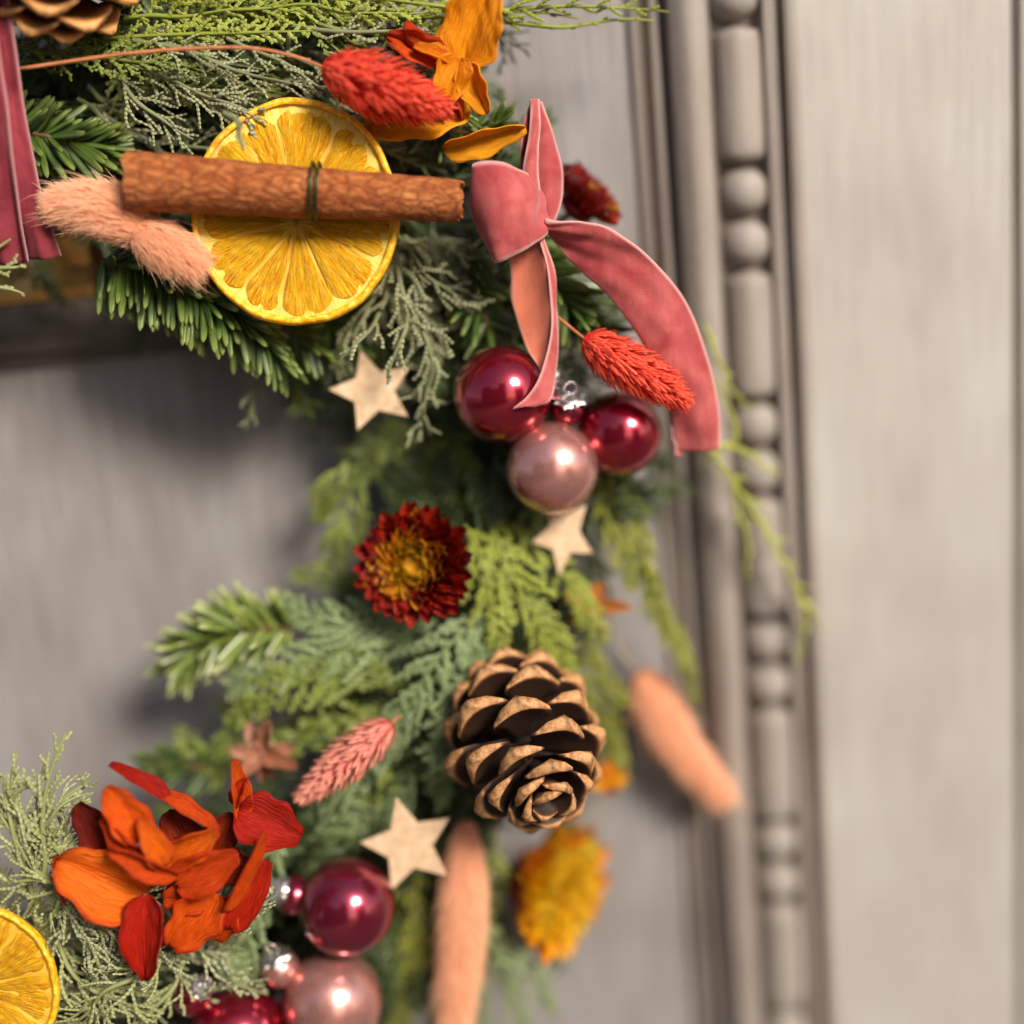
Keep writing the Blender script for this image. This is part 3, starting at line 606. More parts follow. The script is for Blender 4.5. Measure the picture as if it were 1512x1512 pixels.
fill('cypress_foliage', 'dark cypress twigs filling the middle of the wreath', 22, M_THUJA, ['thuja'], (500, 640, 860, 1180), (85, 140), -110, 110, 55, 65, scale=1.1)
fill('cypress_foliage', 'dark cypress twigs filling the lower left of the wreath', 26, M_THUJA, ['thuja'], (330, 1000, 640, 1480), (110, 180), 200, 110, 58, 66, scale=1.1)
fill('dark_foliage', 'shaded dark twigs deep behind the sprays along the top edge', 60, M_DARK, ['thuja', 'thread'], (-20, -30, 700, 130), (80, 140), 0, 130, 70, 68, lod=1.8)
fill('cypress_foliage', 'grey threads filling the space between cinnamon stick and baubles', 16, M_THREAD, ['thread'], (520, 340, 720, 520), (110, 160), -60, 100, 50, 67)



# ------------------------------------------------------------------ ornaments
def frame(ax, up=None):
    z = nrm(ax); u_ = EY if up is None else up
    if abs(np.dot(z, u_)) > .95: u_ = EX
    x = nrm(np.cross(u_, z)); return x, np.cross(z, x), z
def sphere(c, r, n=32, m=48, f=None):
    th = np.linspace(0, np.pi, n); ph = np.linspace(0, 2*np.pi, m, endpoint=False)
    D = np.stack([np.sin(th)[:, None]*np.cos(ph), np.sin(th)[:, None]*np.sin(ph), np.cos(th)[:, None]+0*ph], -1).reshape(-1, 3)
    return c+D*r, gridf(n, m, True)
def bauble(px, py, h, rpx, mat, label, capdir, group='glass baubles on the wreath', frost=False, capr=.22):
    c = at(px, py, h); r = rpx*k(px, py, h)
    root = empty('bauble', c, label, 'bauble', group)
    X, Y, Z = frame(capdir)
    V, Fc = sphere(np.zeros(3), r, 40, 64)
    # the glass is drawn out a little towards the neck
    zc = V[:, 2]/r; V[:, 2] += np.where(zc > .9, (zc-.9)*r*.6, 0)
    V = c+V[:, :1]*X+V[:, 1:2]*Y+V[:, 2:3]*Z
    absobj('ball', V, Fc, mat, root)
    cr = r*capr; prof = [(0, .98*r), (cr*1.25, .95*r), (cr*1.05, 1.02*r), (cr, 1.18*r), (cr*.9, 1.24*r), (0, 1.26*r)]
    m = 36; a = np.linspace(0, 2*np.pi, m, endpoint=False); V = []
    for j, (rr, zz) in enumerate(prof):
        wv = 1+(.10*np.sign(np.sin(a*9)) if j in (1, 2) else .05*np.sin(a*18))
        V += [c+X*rr*w*math.cos(b)+Y*rr*w*math.sin(b)+Z*zz for b, w in zip(a, wv)]
    cap = absobj('cap', np.array(V), gridf(len(prof), m, True), M_SILV, root, smooth=False)
    t = np.linspace(0, 2*np.pi, 20); lp = np.array([c+Z*(1.26*r+cr*.6)+Z*cr*.6*math.cos(b)+X*cr*.5*math.sin(b) for b in t])
    V, Fc = tube1(lp, cr*.09, 6); absobj('loop', V, Fc, M_SILV, cap)
    return root
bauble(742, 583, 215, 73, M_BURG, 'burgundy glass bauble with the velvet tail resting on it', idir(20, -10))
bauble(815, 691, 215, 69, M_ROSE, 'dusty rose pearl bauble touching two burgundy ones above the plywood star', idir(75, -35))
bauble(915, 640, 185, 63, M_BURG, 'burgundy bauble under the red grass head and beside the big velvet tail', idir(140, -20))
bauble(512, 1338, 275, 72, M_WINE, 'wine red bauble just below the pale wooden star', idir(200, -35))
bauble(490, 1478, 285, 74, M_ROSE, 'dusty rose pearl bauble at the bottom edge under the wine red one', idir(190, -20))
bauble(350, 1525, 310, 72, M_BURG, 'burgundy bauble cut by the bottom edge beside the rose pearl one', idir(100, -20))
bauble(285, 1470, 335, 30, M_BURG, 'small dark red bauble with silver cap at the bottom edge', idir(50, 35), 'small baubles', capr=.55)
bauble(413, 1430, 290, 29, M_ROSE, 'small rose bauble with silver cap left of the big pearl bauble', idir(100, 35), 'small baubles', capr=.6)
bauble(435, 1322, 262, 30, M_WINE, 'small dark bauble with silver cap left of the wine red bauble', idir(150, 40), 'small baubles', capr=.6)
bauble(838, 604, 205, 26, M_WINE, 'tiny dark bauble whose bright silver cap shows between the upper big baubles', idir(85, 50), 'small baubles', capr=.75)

# ---- wooden stars
def star(tips, h, label, th=9):
    c2 = np.mean(tips, axis=0); P = []
    for i in range(5):
        a, b = np.array(tips[i]), np.array(tips[(i+1) % 5]); P.append(a); mid = (a+b)/2; P.append(c2+(mid-c2)*.60)
    F_ = np.array([at(x, y, h) for x, y in P]); c = at(*c2, h)
    root = empty('wooden_star', c, label, 'star', 'wooden stars')
    n = 10; F0 = c+(F_-c)*.975+EZ*1.2
    V = np.vstack([F0, F_, F_-EZ*th, c+EZ*1.2, c-EZ*th])
    f = [[i, 20, (i+1) % n] for i in range(0)]
    Fc = [[30, i, (i+1) % n] for i in range(n)]+[[i, 10+i, 10+(i+1) % n, (i+1) % n] for i in range(n)]+[[10+i, 20+i, 20+(i+1) % n, 10+(i+1) % n] for i in range(n)]+[[31, 20+(i+1) % n, 20+i] for i in range(n)]
    absobj('plywood', V, Fc, M_WOOD, root, smooth=False)
    return root
def rstar(cx, cy, r, a0, h, label, sq=1.0, sqa=0):
    t = []
    for i in range(5):
        a = math.radians(a0-72*i); x, y = r*math.cos(a), r*math.sin(a)
        ca, sa = math.cos(sqa), math.sin(sqa); u_, v_ = x*ca+y*sa, -x*sa+y*ca; v_ *= sq; t.append((cx+u_*ca-v_*sa, cy-(u_*sa+v_*ca)))
    return star(t, h, label)
rstar(550, 577, 66, 250, 180, 'light wooden star under the frosty hanging cypress threads, nearest the fir sprigs', .95)
rstar(832, 790, 62, 190, 168, 'light wooden star half covered by the rose pearl bauble', .78, math.pi/2)
rstar(603, 1248, 72, 105, 262, 'pale wooden star between wine red bauble and the large pine cone')

# ---- dried orange slices
def orange_slice(cpx, cpy, h, rx, ry, th, nseg, label, tx, ty, ecc=(0, -.09), seed=3, rota=0):
    R = random.Random(seed); c = at(cpx, cpy, h); kk = k(cpx, cpy, h)
    Z = nrm(EZ+EX*tx+EY*ty); X = nrm(EX-Z*np.dot(EX, Z)); Y = np.cross(Z, X)
    a_ = math.radians(rota); X, Y = X*math.cos(a_)+Y*math.sin(a_), -X*math.sin(a_)+Y*math.cos(a_)
    root = empty('orange_slice', c, label, 'dried orange', 'dried orange slices')
    def put(name, V, Fc, mat, **kw):
        V = np.asarray(V, float)*kk
        return obj(name, mesh(name, V, Fc, **kw), mat, root, mat4(X, Y, Z, c, root))
    ph = [R.uniform(0, 6.28) for _ in range(6)]
    def rim(a): return 1+.012*math.sin(2*a+ph[0])+.010*math.sin(3*a+ph[1])+.006*math.sin(7*a+ph[2])+.003*math.sin(17*a+ph[3])
    def warp(x, y): return 5*math.sin(x*.013+ph[4])+4*math.sin(y*.016+ph[5])
    m = 180; A = np.linspace(0, 2*np.pi, m, endpoint=False)
    prof = [(.935, 4), (.95, 6.5), (.975, 7), (.993, 4), (1.0, -th*.35), (.985, -th*.8), (.94, -th)]
    V = [(rx*p*rim(a)*math.cos(a), ry*p*rim(a)*math.sin(a), z+warp(rx*math.cos(a), ry*math.sin(a))+.8*math.sin(a*40+ph[1])*(p < .99)) for p, z in prof for a in A]
    put('rind', V, gridf(len(prof), m, True), M_RIND)
    # pith: thin disc with the core and a raised web between the segments
    ex, ey = ecc; cuts = []
    a = R.uniform(0, .6)
    for i in range(nseg): cuts.append(a+2*math.pi*i/nseg+R.uniform(-.10, .10))
    nr, m2 = 40, 240; V = []
    for i in range(nr):
        f = i/(nr-1)
        for b in np.linspace(0, 2*np.pi, m2, endpoint=False):
            f2 = f*.948*rim(b); x = rx*(ex*(1-f)+f2*math.cos(b)); y = ry*(ey*(1-f)+f2*math.sin(b))
            V.append((x, y, -3+warp(x, y)+1.2*math.sin(b*23+f*9)))
    put('pith', V, gridf(nr, m2, True), M_PITH)
    for i in range(nseg):
        a0, a1 = cuts[i], cuts[(i+1) % nseg]+(2*math.pi if i == nseg-1 else 0)
        nu, nv = 26, 15; V = []; da = (a1-a0)
        g = R.uniform(.010, .018); r0_ = R.uniform(.09, .15); r1_ = R.uniform(.895, .915); p0 = R.uniform(0, 6); deep = R.uniform(-1, 1)
        for u in range(nu):
            fu = u/(nu-1); f = r0_+(r1_-r0_)*fu
            for v in range(nv):
                fv = v/(nv-1)*2-1
                hw = max(0, 1-(g*2.1/max(f, .1))/da*1.0)
                cor = (1-max(0, (fu-.86)/.14)**2*.38)*(1-max(0, (.12-fu)/.12)**2*.75)
                b = (a0+a1)/2+fv*da/2*min(1.0, hw*(1+.05*math.sin(fu*13+p0+fv*2)))*cor+.018*math.sin(fu*9+p0); ff = f-(max(0, fu-.8)/.2)*.02*abs(fv)**3
                x = rx*(ex*(1-ff)+ff*rim(b)*math.cos(b)); y = ry*(ey*(1-ff)+ff*rim(b)*math.sin(b))
                e = min(1, (1-abs(fv))*4)*min(1, fu*7)*min(1, (1-fu)*7)
                z = -2.2+3.6*e+warp(x, y)-2.5*(1-abs(fv))**2+1.1*math.sin(fv*11+p0+fu*5)*e+.9*math.sin(fu*31+p0+4*fv)*e+deep
                V.append((x, y, z))
        put('segment', V, gridf(nu, nv), M_FLESH)
    return root
orange_slice(437, 312, 262, 151, 172, 12, 11, 'large dried orange slice behind the cinnamon stick', .02, .05)
orange_slice(-42, 1462, 425, 128, 126, 14, 10, 'dried orange slice cut by the left and bottom edges', .05, 0, (0, 0), 5, 12)

# ---- cinnamon stick
def cinnamon():
    a, b = at(191, 266, 300), at(681, 296, 300); Z = nrm(b-a); L = np.linalg.norm(b-a)
    Y = nrm(EZ-Z*np.dot(EZ, Z)); X = np.cross(Y, Z)
    root = empty('cinnamon_stick', a, 'brown cinnamon stick lying across the large dried orange slice', 'cinnamon stick')
    n, turns = 96, 1.45; th = np.linspace(0, 2*np.pi*turns, n); V = []
    ns = 90
    for side in (0, 1):
        for i in range(ns):
            f = i/(ns-1); R0 = (48*(1-f)+34*f)*k(400, 280, 300)
            for j, t in enumerate(th):
                g = t/(2*np.pi); r = R0*(.52+.48*min(1, g/ (turns-.0)) ** .6) if g < .45 else R0*(1-.09*max(0, turns-g)/1)
                r = R0*(1-.17*(turns-g)/1.0) - side*R0*.10
                r *= 1+.018*math.sin(3*t+f*9)+.010*math.sin(f*40+t*2)+.008*math.sin(f*90+t*5)
                off = 1.5*math.sin(f*3.1*2)*3
                V.append((r*math.cos(t-4.1), r*math.sin(t-4.1)+off*.3, L*f+(3*math.sin(t*2.3)+2*math.sin(t*7))*(1 if f in (0., 1.) else 0)))
    V = np.array(V); m = n*ns; Fo = gridf(ns, n); Fi = gridf(ns, n)[:, ::-1]+m
    ed = []
    for i in (0, ns-1):
        for j in range(n-1): ed.append([i*n+j, i*n+j+1, m+i*n+j+1, m+i*n+j])
    for j in (0, n-1):
        for i in range(ns-1): ed.append([i*n+j, (i+1)*n+j, m+(i+1)*n+j, m+i*n+j])
    me = mesh('bark_curl', V, np.vstack([Fo, Fi, np.array(ed)]), True)
    # texture runs along local x: rotate so that x is the stick axis
    me.transform(Matrix(((0, 0, 1, 0), (1, 0, 0, 0), (0, 1, 0, 0), (0, 0, 0, 1))))
    obj('bark_curl', me, M_CINN, root, mat4(Z, X, Y, a, root))
    p = a+(b-a)*((465-191)/490); rr = 40.5*k(465, 280, 300)
    for d in (-5, 4):
        t = np.linspace(0, 2*np.pi, 40); P = np.array([p+Z*(d+1.5*math.sin(b_))+(X*math.cos(b_)+Y*math.sin(b_))*rr*1.03 for b_ in t])
        V, Fc = tube1(P, 2.6, 7); absobj('binding_wire', V, Fc, M_WIRE, root)
    P = [p+X*-0+Y*rr, p+X*0, ]
    return root
cinnamon()

# ---- petals and flowers
def petal_mesh(W_, cup, bend, rip, tw=0, tip=.0, nu=18, nv=11, seed=0, sq=.54):
    """unit length along x; W_ half width ratio"""
    R = random.Random(seed); V, col = [], []; p1, p2 = R.uniform(0, 6), R.uniform(0, 6)
    for i in range(nu):
        u = i/(nu-1); w = W_*(math.sin(math.pi*min(1, u**.75*.93+.035))**sq)*(1-.1*u)
        if u > .9 and tip: w *= 1-(u-.9)/.1*tip
        w *= 1+.05*math.sin(u*13+p1)
        for j in range(nv):
            v = j/(nv-1)*2-1; y = v*w*(1+.06*math.sin(u*17+p2)*abs(v))
            z = cup*v*v*w*2-bend*u*u+rip*math.sin(u*9+p1+v*3)*abs(v)*W_+rip*.5*math.sin(v*7+p2)*W_+.05*W_*math.sin(u*23+v*6+p1)*math.sin(v*15+u*5+p2)-.03*math.exp(-(v*6)**2)*W_*3
            a = tw*u; V.append((u, y*math.cos(a)-z*math.sin(a)*.0, z+y*math.sin(a))); col.append((u, (v+1)/2, 0))
    me = mesh('petal', np.array(V)/S, gridf(nu, nv), True, np.array(col, float)); return me
def petal(root, b, t, Wpx, mat, roll=0, cup=.25, bend=.1, rip=.10, tw=0, seed=0, tip=0, sq=.54, name='petal'):
    B, T_ = at(*b), at(*t); X = T_-B; L = np.linalg.norm(X); X /= L
    Z = nrm(EZ-X*np.dot(EZ, X)); Y = np.cross(Z, X); r = math.radians(roll)
    Y, Z = Y*math.cos(r)+Z*math.sin(r), -Y*math.sin(r)+Z*math.cos(r)
    wr = Wpx*k(*b)/2/L
    me = petal_mesh(wr, cup, bend, rip, tw, tip, seed=seed, sq=sq); me.materials.append(mat)
    o = obj(name, me, None, root, mat4(X, Y, Z, B, root, (L*S,)*3))
    sm = o.modifiers.new('thickness', 'SOLIDIFY'); sm.thickness = 1.4/L*1.0; sm.offset = 0
    return o
# upper hydrangea
hy = empty('hydrangea_bloom', at(672, 120, 210), 'bright orange hydrangea petals at the top edge behind the red grass head', 'dried flower')
for i, (b, t, w, m_, kw) in enumerate([
    ((682, 94, 225), (722, -24, 250), 102, M_HYDB, dict(cup=.15, bend=.05, roll=-12)),
    ((688, 96, 228), (716, 168, 240), 46, M_HYDB, dict(cup=.4, roll=20)),
    ((655, 84, 215), (572, 52, 225), 48, M_HYD, dict(cup=.5, roll=-15, rip=.2)),
    ((640, 70, 222), (603, 28, 235), 34, M_HYD, dict(cup=-.5, roll=30)),
    ((664, 92, 225), (612, 66, 238), 26, M_HYDB, dict(cup=.5, roll=25)),
    ((680, 84, 232), (652, 158, 245), 56, M_HYDB, dict(cup=.3, rip=.25)),
    ((690, 100, 215), (676, 175, 225), 30, M_HYD, dict(cup=.6, roll=60)),
    ((692, 150, 205), (540, 188, 225), 84, M_HYDB, dict(cup=.2, roll=-5)),
    ((655, 222, 215), (775, 182, 228), 44, M_HYDB, dict(cup=.5, bend=-.12, roll=38)),
    ((640, 100, 190), (690, 60, 200), 60, M_HYDD, dict(cup=.3))]):
    petal(hy, b, t, w, m_, seed=i, **kw)
# lower hydrangea head
hz = empty('hydrangea_bloom', at(260, 1300, 380), 'large burnt orange hydrangea head in the lower left, many petals', 'dried flower')
HB = 400
for i, (b, t, w, m_, kw) in enumerate([
    ((215, 1325, 400), (84, 1275, 425), 112, M_HYD, dict(cup=.22, roll=8)),
    ((170, 1262, 380), (114, 1190, 385), 62, M_HYDD, dict(cup=.2)),
    ((212, 1235, 415), (158, 1166, 430), 62, M_HYD, dict(cup=.3, roll=15)),
    ((215, 1262, 425), (146, 1214, 430), 40, M_HYD, dict(cup=.4, roll=-30)),
    ((238, 1280, 430), (208, 1210, 440), 42, M_HYD, dict(cup=.5, roll=35)),
    ((262, 1293, 440), (160, 1256, 450), 44, M_HYD, dict(cup=.35, roll=-22, bend=.05)),
    ((240, 1268, 405), (318, 1232, 425), 56, M_HYD, dict(cup=.3, roll=20)),
    ((252, 1185, 395), (165, 1126, 405), 28, M_HYDR, dict(cup=.5, roll=48)),
    ((238, 1176, 395), (325, 1224, 410), 28, M_HYD, dict(cup=.5, roll=-48)),
    ((258, 1304, 415), (348, 1266, 430), 70, M_HYD, dict(cup=.25, roll=5)),
    ((318, 1318, 405), (252, 1404, 425), 78, M_HYD, dict(cup=.22, roll=-10)),
    ((312, 1315, 395), (240, 1330, 410), 60, M_HYD, dict(cup=.2, roll=-5)),
    ((222, 1322, 425), (208, 1452, 450), 72, M_HYDR, dict(cup=.3, roll=12, tip=.5)),
    ((328, 1345, 425), (396, 1240, 440), 34, M_HYD, dict(cup=.4, roll=58)),
    ((338, 1372, 405), (396, 1278, 410), 50, M_HYDR, dict(cup=.2, roll=15)),
    ((338, 1325, 390), (318, 1392, 400), 56, M_HYD, dict(cup=.2)),
    ((352, 1196, 375), (444, 1238, 385), 82, M_HYDR, dict(cup=.3, roll=-15)),
    ((356, 1210, 370), (349, 1126, 380), 32, M_HYD, dict(cup=.5, roll=35)),
    ((300, 1290, 370), (340, 1205, 375), 66, M_HYDD, dict(cup=.2)),
    ((108, 1332, 385), (84, 1268, 395), 34, M_HYD, dict(cup=.4, roll=30)),
    ((290, 1280, 370), (250, 1200, 370), 80, M_HYDD, dict(cup=.2)),
    ((230, 1310, 370), (300, 1240, 370), 90, M_HYDD, dict(cup=.2)),
    ((330, 1270, 380), (372, 1290, 395), 60, M_HYDD, dict(cup=.2)),
    ((350, 1190, 370), (362, 1150, 380), 24, M_HYDR, dict(cup=.5, roll=-35))]):
    petal(hz, b, t, w, m_, seed=40+i, **kw)
V, Fc = tube1([at(290, 1420, 330), at(250, 1350, 365), at(213, 1322, 405)], [4, 3, 3], 7, 12); absobj('stalk', V, Fc, M_PALESTEM, hz)
V, Fc = tube1([at(290, 1420, 330), at(330, 1300, 360), at(352, 1200, 372)], [4, 3, 3], 7, 12); absobj('stalk', V, Fc, M_PALESTEM, hz)
def floret(px, py, h, r, mat, label, n=5, name='dried_floret', a0=20, el=25, w=.5, cat='dried flower'):
    c = (px, py, h); root = empty(name, at(*c), label, cat)
    R = random.Random(int(px))
    for i in range(n):
        a = math.radians(a0+360*i/n+R.gauss(0, 8)); rr = r*R.uniform(.8, 1.1)
        petal(root, (px, py, h), (px+rr*math.cos(a), py-rr*math.sin(a), h+R.uniform(-.3, .6)*r), r*w, mat, cup=.35, roll=R.uniform(-25, 25), seed=i+int(px), bend=R.uniform(-.1, .3))
    V, Fc = sphere(at(*c)+EZ*2, r*.13, 8, 12); absobj('centre', V, Fc, mat, root)
    V, Fc = tube1([at(*c), at(px-15, py+30, h-60)], [3, 3], 6); absobj('stalk', V, Fc, M_PALESTEM, root)
    return root
floret(874, 897, 125, 48, M_FLOR, 'small tangerine dried floret right of the green fan, below the half covered star', 5, a0=75)
floret(388, 1112, 195, 56, M_BROWNP, 'pinkish brown dried seed husk above the hydrangea head', 7, a0=75, w=.5, el=60)
floret(897, 1150, 110, 34, M_HYDB, 'orange floret peeping out right behind the large pine cone', 4, a0=10, w=.8)
floret(634, 1395, 110, 20, M_HYDB, 'tiny orange floret left of the long bunny tail', 4, a0=30, w=.9)
def strawflower(px, py, h, r, ax, cats, label, seed=1, nper=(13, 15, 17, 19, 21, 23), cenr=.30, cenm=None, pw=1.15):
    R = random.Random(seed); c = at(px, py, h); rr = r*k(px, py, h); X, Y, Z = frame(ax)
    root = empty('straw_flower', c, label, 'dried flower', 'straw flowers')
    ms = []
    for j in range(3):
        me = petal_mesh(.22, .8, -.42, .16, 0, .45, 7, 5, seed=j, sq=.65); ms.append(me)
    var = {}
    nl = len(nper)
    for li, n in enumerate(nper):
        f = li/(nl-1)                       # 0 inner, 1 outer
        for i in range(n):
            a = 2*math.pi*(i+.5*(li % 2))/n+R.gauss(0, .06); mat = cats(f, a, R)
            key = (R.randrange(3), mat.name)
            if key not in var:
                me = ms[key[0]].copy(); me.materials.clear(); me.materials.append(mat); var[key] = me
            out = X*math.cos(a)+Y*math.sin(a); el = math.radians(72-62*f+R.gauss(0, 5)); d = out*math.cos(el)+Z*math.sin(el)
            L = rr*(.38+.42*f)*R.uniform(.88, 1.1); p = c+out*rr*(cenr*.75+.18*f)+Z*(rr*.10*(1-f))
            Zn = nrm(-out*math.sin(el)+Z*math.cos(el)); Yn = np.cross(Zn, d)
            obj('petal', var[key], None, root, mat4(d, Yn, Zn, p, root, (L*S, L*S*pw, L*S)))
    # centre of many tiny florets
    n = 260; V0, F0 = sphere(np.zeros(3), 1, 5, 6); acc = []
    for i in range(n):
        f = math.sqrt((i+.5)/n); a = i*2.39996; q_ = c+(X*math.cos(a)+Y*math.sin(a))*rr*cenr*f*1.1+Z*rr*(.22-.12*f*f+R.uniform(-.01, .02))
        acc.append((q_+V0*rr*.028*np.array([1, 1, 1.2]), F0, np.tile([[R.random(), R.random()*.5, 0]], (len(V0), 1))))
    V, Fc, cc = joinq(acc); o = absobj('centre', V, Fc, cenm or M_YCEN, root, col=cc); o['kind'] = 'stuff'
    V, Fc = sphere(np.zeros(3), 1, 12, 20); V = c+(V[:, :1]*X+V[:, 1:2]*Y)*rr*.55+V[:, 2:3]*Z*rr*.28-Z*rr*.18
    absobj('calyx', V, Fc, M_STRAWR if cats(1, 0, R) is not M_STRAWY else M_STRAWO, root)
    V, Fc = tube1([c-Z*rr*.3, c-Z*rr*.9+EY*10], [5, 5], 8); absobj('stalk', V, Fc, M_TWIG, root)
    return root
def cat_red(f, a, R):
    z = f+R.gauss(0, .10)-.13*math.cos(a-3.3)*-1*-1
    return M_STRAWY if z < .30 else (M_STRAWO if z < .62 else M_STRAWR)
strawflower(618, 834, 205, 74, nrm(EZ+EX*-.12+EY*.05), cat_red, 'burgundy straw flower with a glowing yellow orange centre in the middle of the wreath', 1, (20, 26, 30, 32, 34, 38, 42, 44), pw=1.25, cenr=.36)
strawflower(799, 1302, 130, 90, nrm(EZ*.62+EX*.75+EY*-.1), lambda f, a, R: M_STRAWY if f+R.gauss(0, .1) < .93 else M_STRAWO, 'bright yellow straw flower seen from the side below the large pine cone', 2, (14, 17, 20, 22, 24, 26), cenr=.36)
strawflower(858, 300, 120, 54, nrm(EZ*.45+EX*.62+EY*.62), lambda f, a, R: M_STRAWR if R.random() < .96 else M_STRAWO, 'glossy dark red straw flower seen from the side behind the bow loop', 3, (12, 15, 18, 20, 22), cenm=M_RED)

# ---- canary grass heads (short pointed bracts) on thin stems
def grass_head(a, b, Wpx, mat, label, stem, n=420, bl=24, seed=1, smat=None, fl=.35):
    A, B = at(*a), at(*b); Z = nrm(B-A); L = np.linalg.norm(B-A); X, Y, _ = frame(Z, EZ); kk = k(*a); R = random.Random(seed)
    root = empty('canary_grass', A, label, 'dried grass', 'dried canary grass heads')
    def rad(t): return Wpx/2*kk*(math.sin(math.pi*min(1, (t*.94+.05))**.78))**.75
    us = [0, .35, .75, 1]; ws = [.5, 1, .55, .04]; acc = []
    for i in range(n):
        t = (i+.5)/n; t = t**.95; ph = i*2.39996+R.gauss(0, .15); out = X*math.cos(ph)+Y*math.sin(ph)
        r = rad(t)*.66; p = A+Z*L*(t*.95)+out*r; l = bl*kk*R.uniform(.8, 1.25)*(1-.25*t)
        flare = (fl+.35)*R.uniform(.4, 1.6)*(1-.35*t); d = nrm(Z+out*flare); w = l*R.uniform(.13, .20); sd = nrm(np.cross(out, d)); up = np.cross(d, sd)
        V, c = [], []; tint = R.random()
        for u, ww in zip(us, ws):
            cv = out*l*.10*math.sin(u*2.4)
            for v, zz in ((-1, 0), (0, .5), (1, 0)): V.append(p+d*l*u+sd*w*ww*v+out*w*ww*zz+cv); c.append((tint, 1 if u == 1 or abs(v) > .5 and u > .3 else 0, u))
        acc.append((np.array(V), gridf(4, 3), np.array(c, float)))
    V, Fc, c = joinq(acc); o = absobj('bracts', V, Fc, mat, root, col=c, smooth=False); o['kind'] = 'stuff'
    t = np.linspace(0, 1, 20); V, Fc = tubes(np.array([[A+Z*L*q_*.95 for q_ in t]]), np.array([[rad(q_)*.62 for q_ in t]]), 14, N=EZ)
    absobj('head_core', V, Fc, mat, root, col=np.tile([[.1, 0, 0]], (len(V), 1)))
    V, Fc = tube1(ats(stem), [2.9, 2.2], 7, 40); absobj('stem', V, Fc, smat or M_STEM, root)
    return root
grass_head((478, 100, 262), (662, 164, 275), 98, M_RED, 'red canary grass head with a long orange stem in front of the orange petals', [(26, 102, 250), (200, 78, 258), (350, 70, 262), (430, 82, 262), (482, 101, 262)], n=560, bl=30, seed=1)
grass_head((862, 500, 262), (1016, 596, 262), 78, M_RED, 'red canary grass head lying over the large velvet tail', [(770, 430, 200), (820, 466, 235), (864, 501, 262)], n=560, bl=26, seed=2, fl=.3)
grass_head((578, 1068, 265), (440, 1182, 275), 74, M_PINK, 'pink canary grass head slanting down left above the pale star', [(590, 1058, 235), (578, 1068, 265)], n=420, bl=20, seed=3)

# ---- bunny tails
def bunny(a, b, Wpx, label, seed, n=8500, hl=27, stem=None, bendp=None, rt=None, awn=260):
    P = spline(ats([a, bendp, b] if bendp else [a, b]), 40); T = nrm(np.gradient(P, axis=0)); L = float(np.sum(np.linalg.norm(np.diff(P, axis=0), axis=1)))
    kk = k(*a); R = np.random.default_rng(seed)
    root = empty('bunny_tail', P[0], label, 'dried grass', 'peach bunny tail grasses')
    rt = rt or [(0, .35), (.08, .75), (.3, 1), (.7, .85), (.92, .5), (1, .15)]
    def rad(t): return Wpx/2*kk*np.interp(t, [x for x, _ in rt], [y for _, y in rt])*.74
    t = np.linspace(0, 1, 40); V, Fc = tubes(P[None], rad(t)[None], 20, N=EZ); V = np.vstack([V, P[0], P[-1]]); 
    Fl = [list(f) for f in Fc]+[[800, (j+1) % 20, j] for j in range(20)]+[[801, 780+j, 780+(j+1) % 20] for j in range(20)]
    absobj('seed_head', V, Fl, M_PEACH, root, col=np.tile([[.35, 0, 0]], (len(V), 1)))
    # fur
    tt = R.uniform(0, 1, n); ph = R.uniform(0, 2*np.pi, n)
    def itp(A): return np.stack([np.interp(tt, t, A[:, i]) for i in range(3)], -1)
    c = itp(P); Tn = nrm(itp(T)); B = nrm(np.cross(EZ, Tn)); Nn = np.cross(Tn, B)
    out = B*np.cos(ph)[:, None]+Nn*np.sin(ph)[:, None]; p = c+out*(rad(tt)*.95)[:, None]
    l = hl*kk*R.uniform(.5, 1.15, n); 
    g = R.normal(0, .22, (n, 3)); fl = R.uniform(.25, .75, n)[:, None]
    d1 = nrm(Tn+out*fl*1.3+g*.6); d2 = nrm(Tn*1.1+out*fl*.5+g+np.array([0, 0, -.12]))
    la = R.random(n) < awn/n; l = np.where(la, l*R.uniform(1.4, 2.3, n), l)
    w = .6*kk; sd = nrm(np.cross(d1, EZ+out*.3))*w
    p1 = p+d1*(l*.4)[:, None]; p2 = p1+d2*(l*.35)[:, None]; d3 = nrm(d2+g*.5+np.array([0, 0, -.1])); p3 = p2+d3*(l*.3)[:, None]
    V = np.stack([p-sd, p+sd, p1-sd*.8, p1+sd*.8, p2-sd*.5, p2+sd*.5, p3-sd*.12, p3+sd*.12], 1).reshape(-1, 3)
    f = np.array([[0, 1, 3, 2], [2, 3, 5, 4], [4, 5, 7, 6]]); Fc = (f[None]+(np.arange(n)*8)[:, None, None]).reshape(-1, 4)
    col = np.zeros((n, 8, 3)); col[:, :, 0] = R.uniform(0, 1, n)[:, None]; col[:, 4:, 1] = .9; col[:, 2:4, 1] = .45
    o = absobj('fur', V, Fc, M_PEACH, root, col=col.reshape(-1, 3)); o['kind'] = 'stuff'
    if stem: V, Fc = tube1(ats(stem), [2.2, 2.2], 6, 16); absobj('stem', V, Fc, M_PALESTEM, root)
    return root
bunny((232, 352, 262), (82, 302, 262), 96, 'peach bunny tail with its tip at the burgundy ribbon', 1, bendp=(165, 312, 272), stem=[(250, 380, 200), (232, 352, 262)])
bunny((196, 338, 285), (292, 392, 285), 84, 'peach bunny tail in front of the large orange slice rim', 2, hl=25, stem=[(190, 380, 200), (196, 338, 285)])
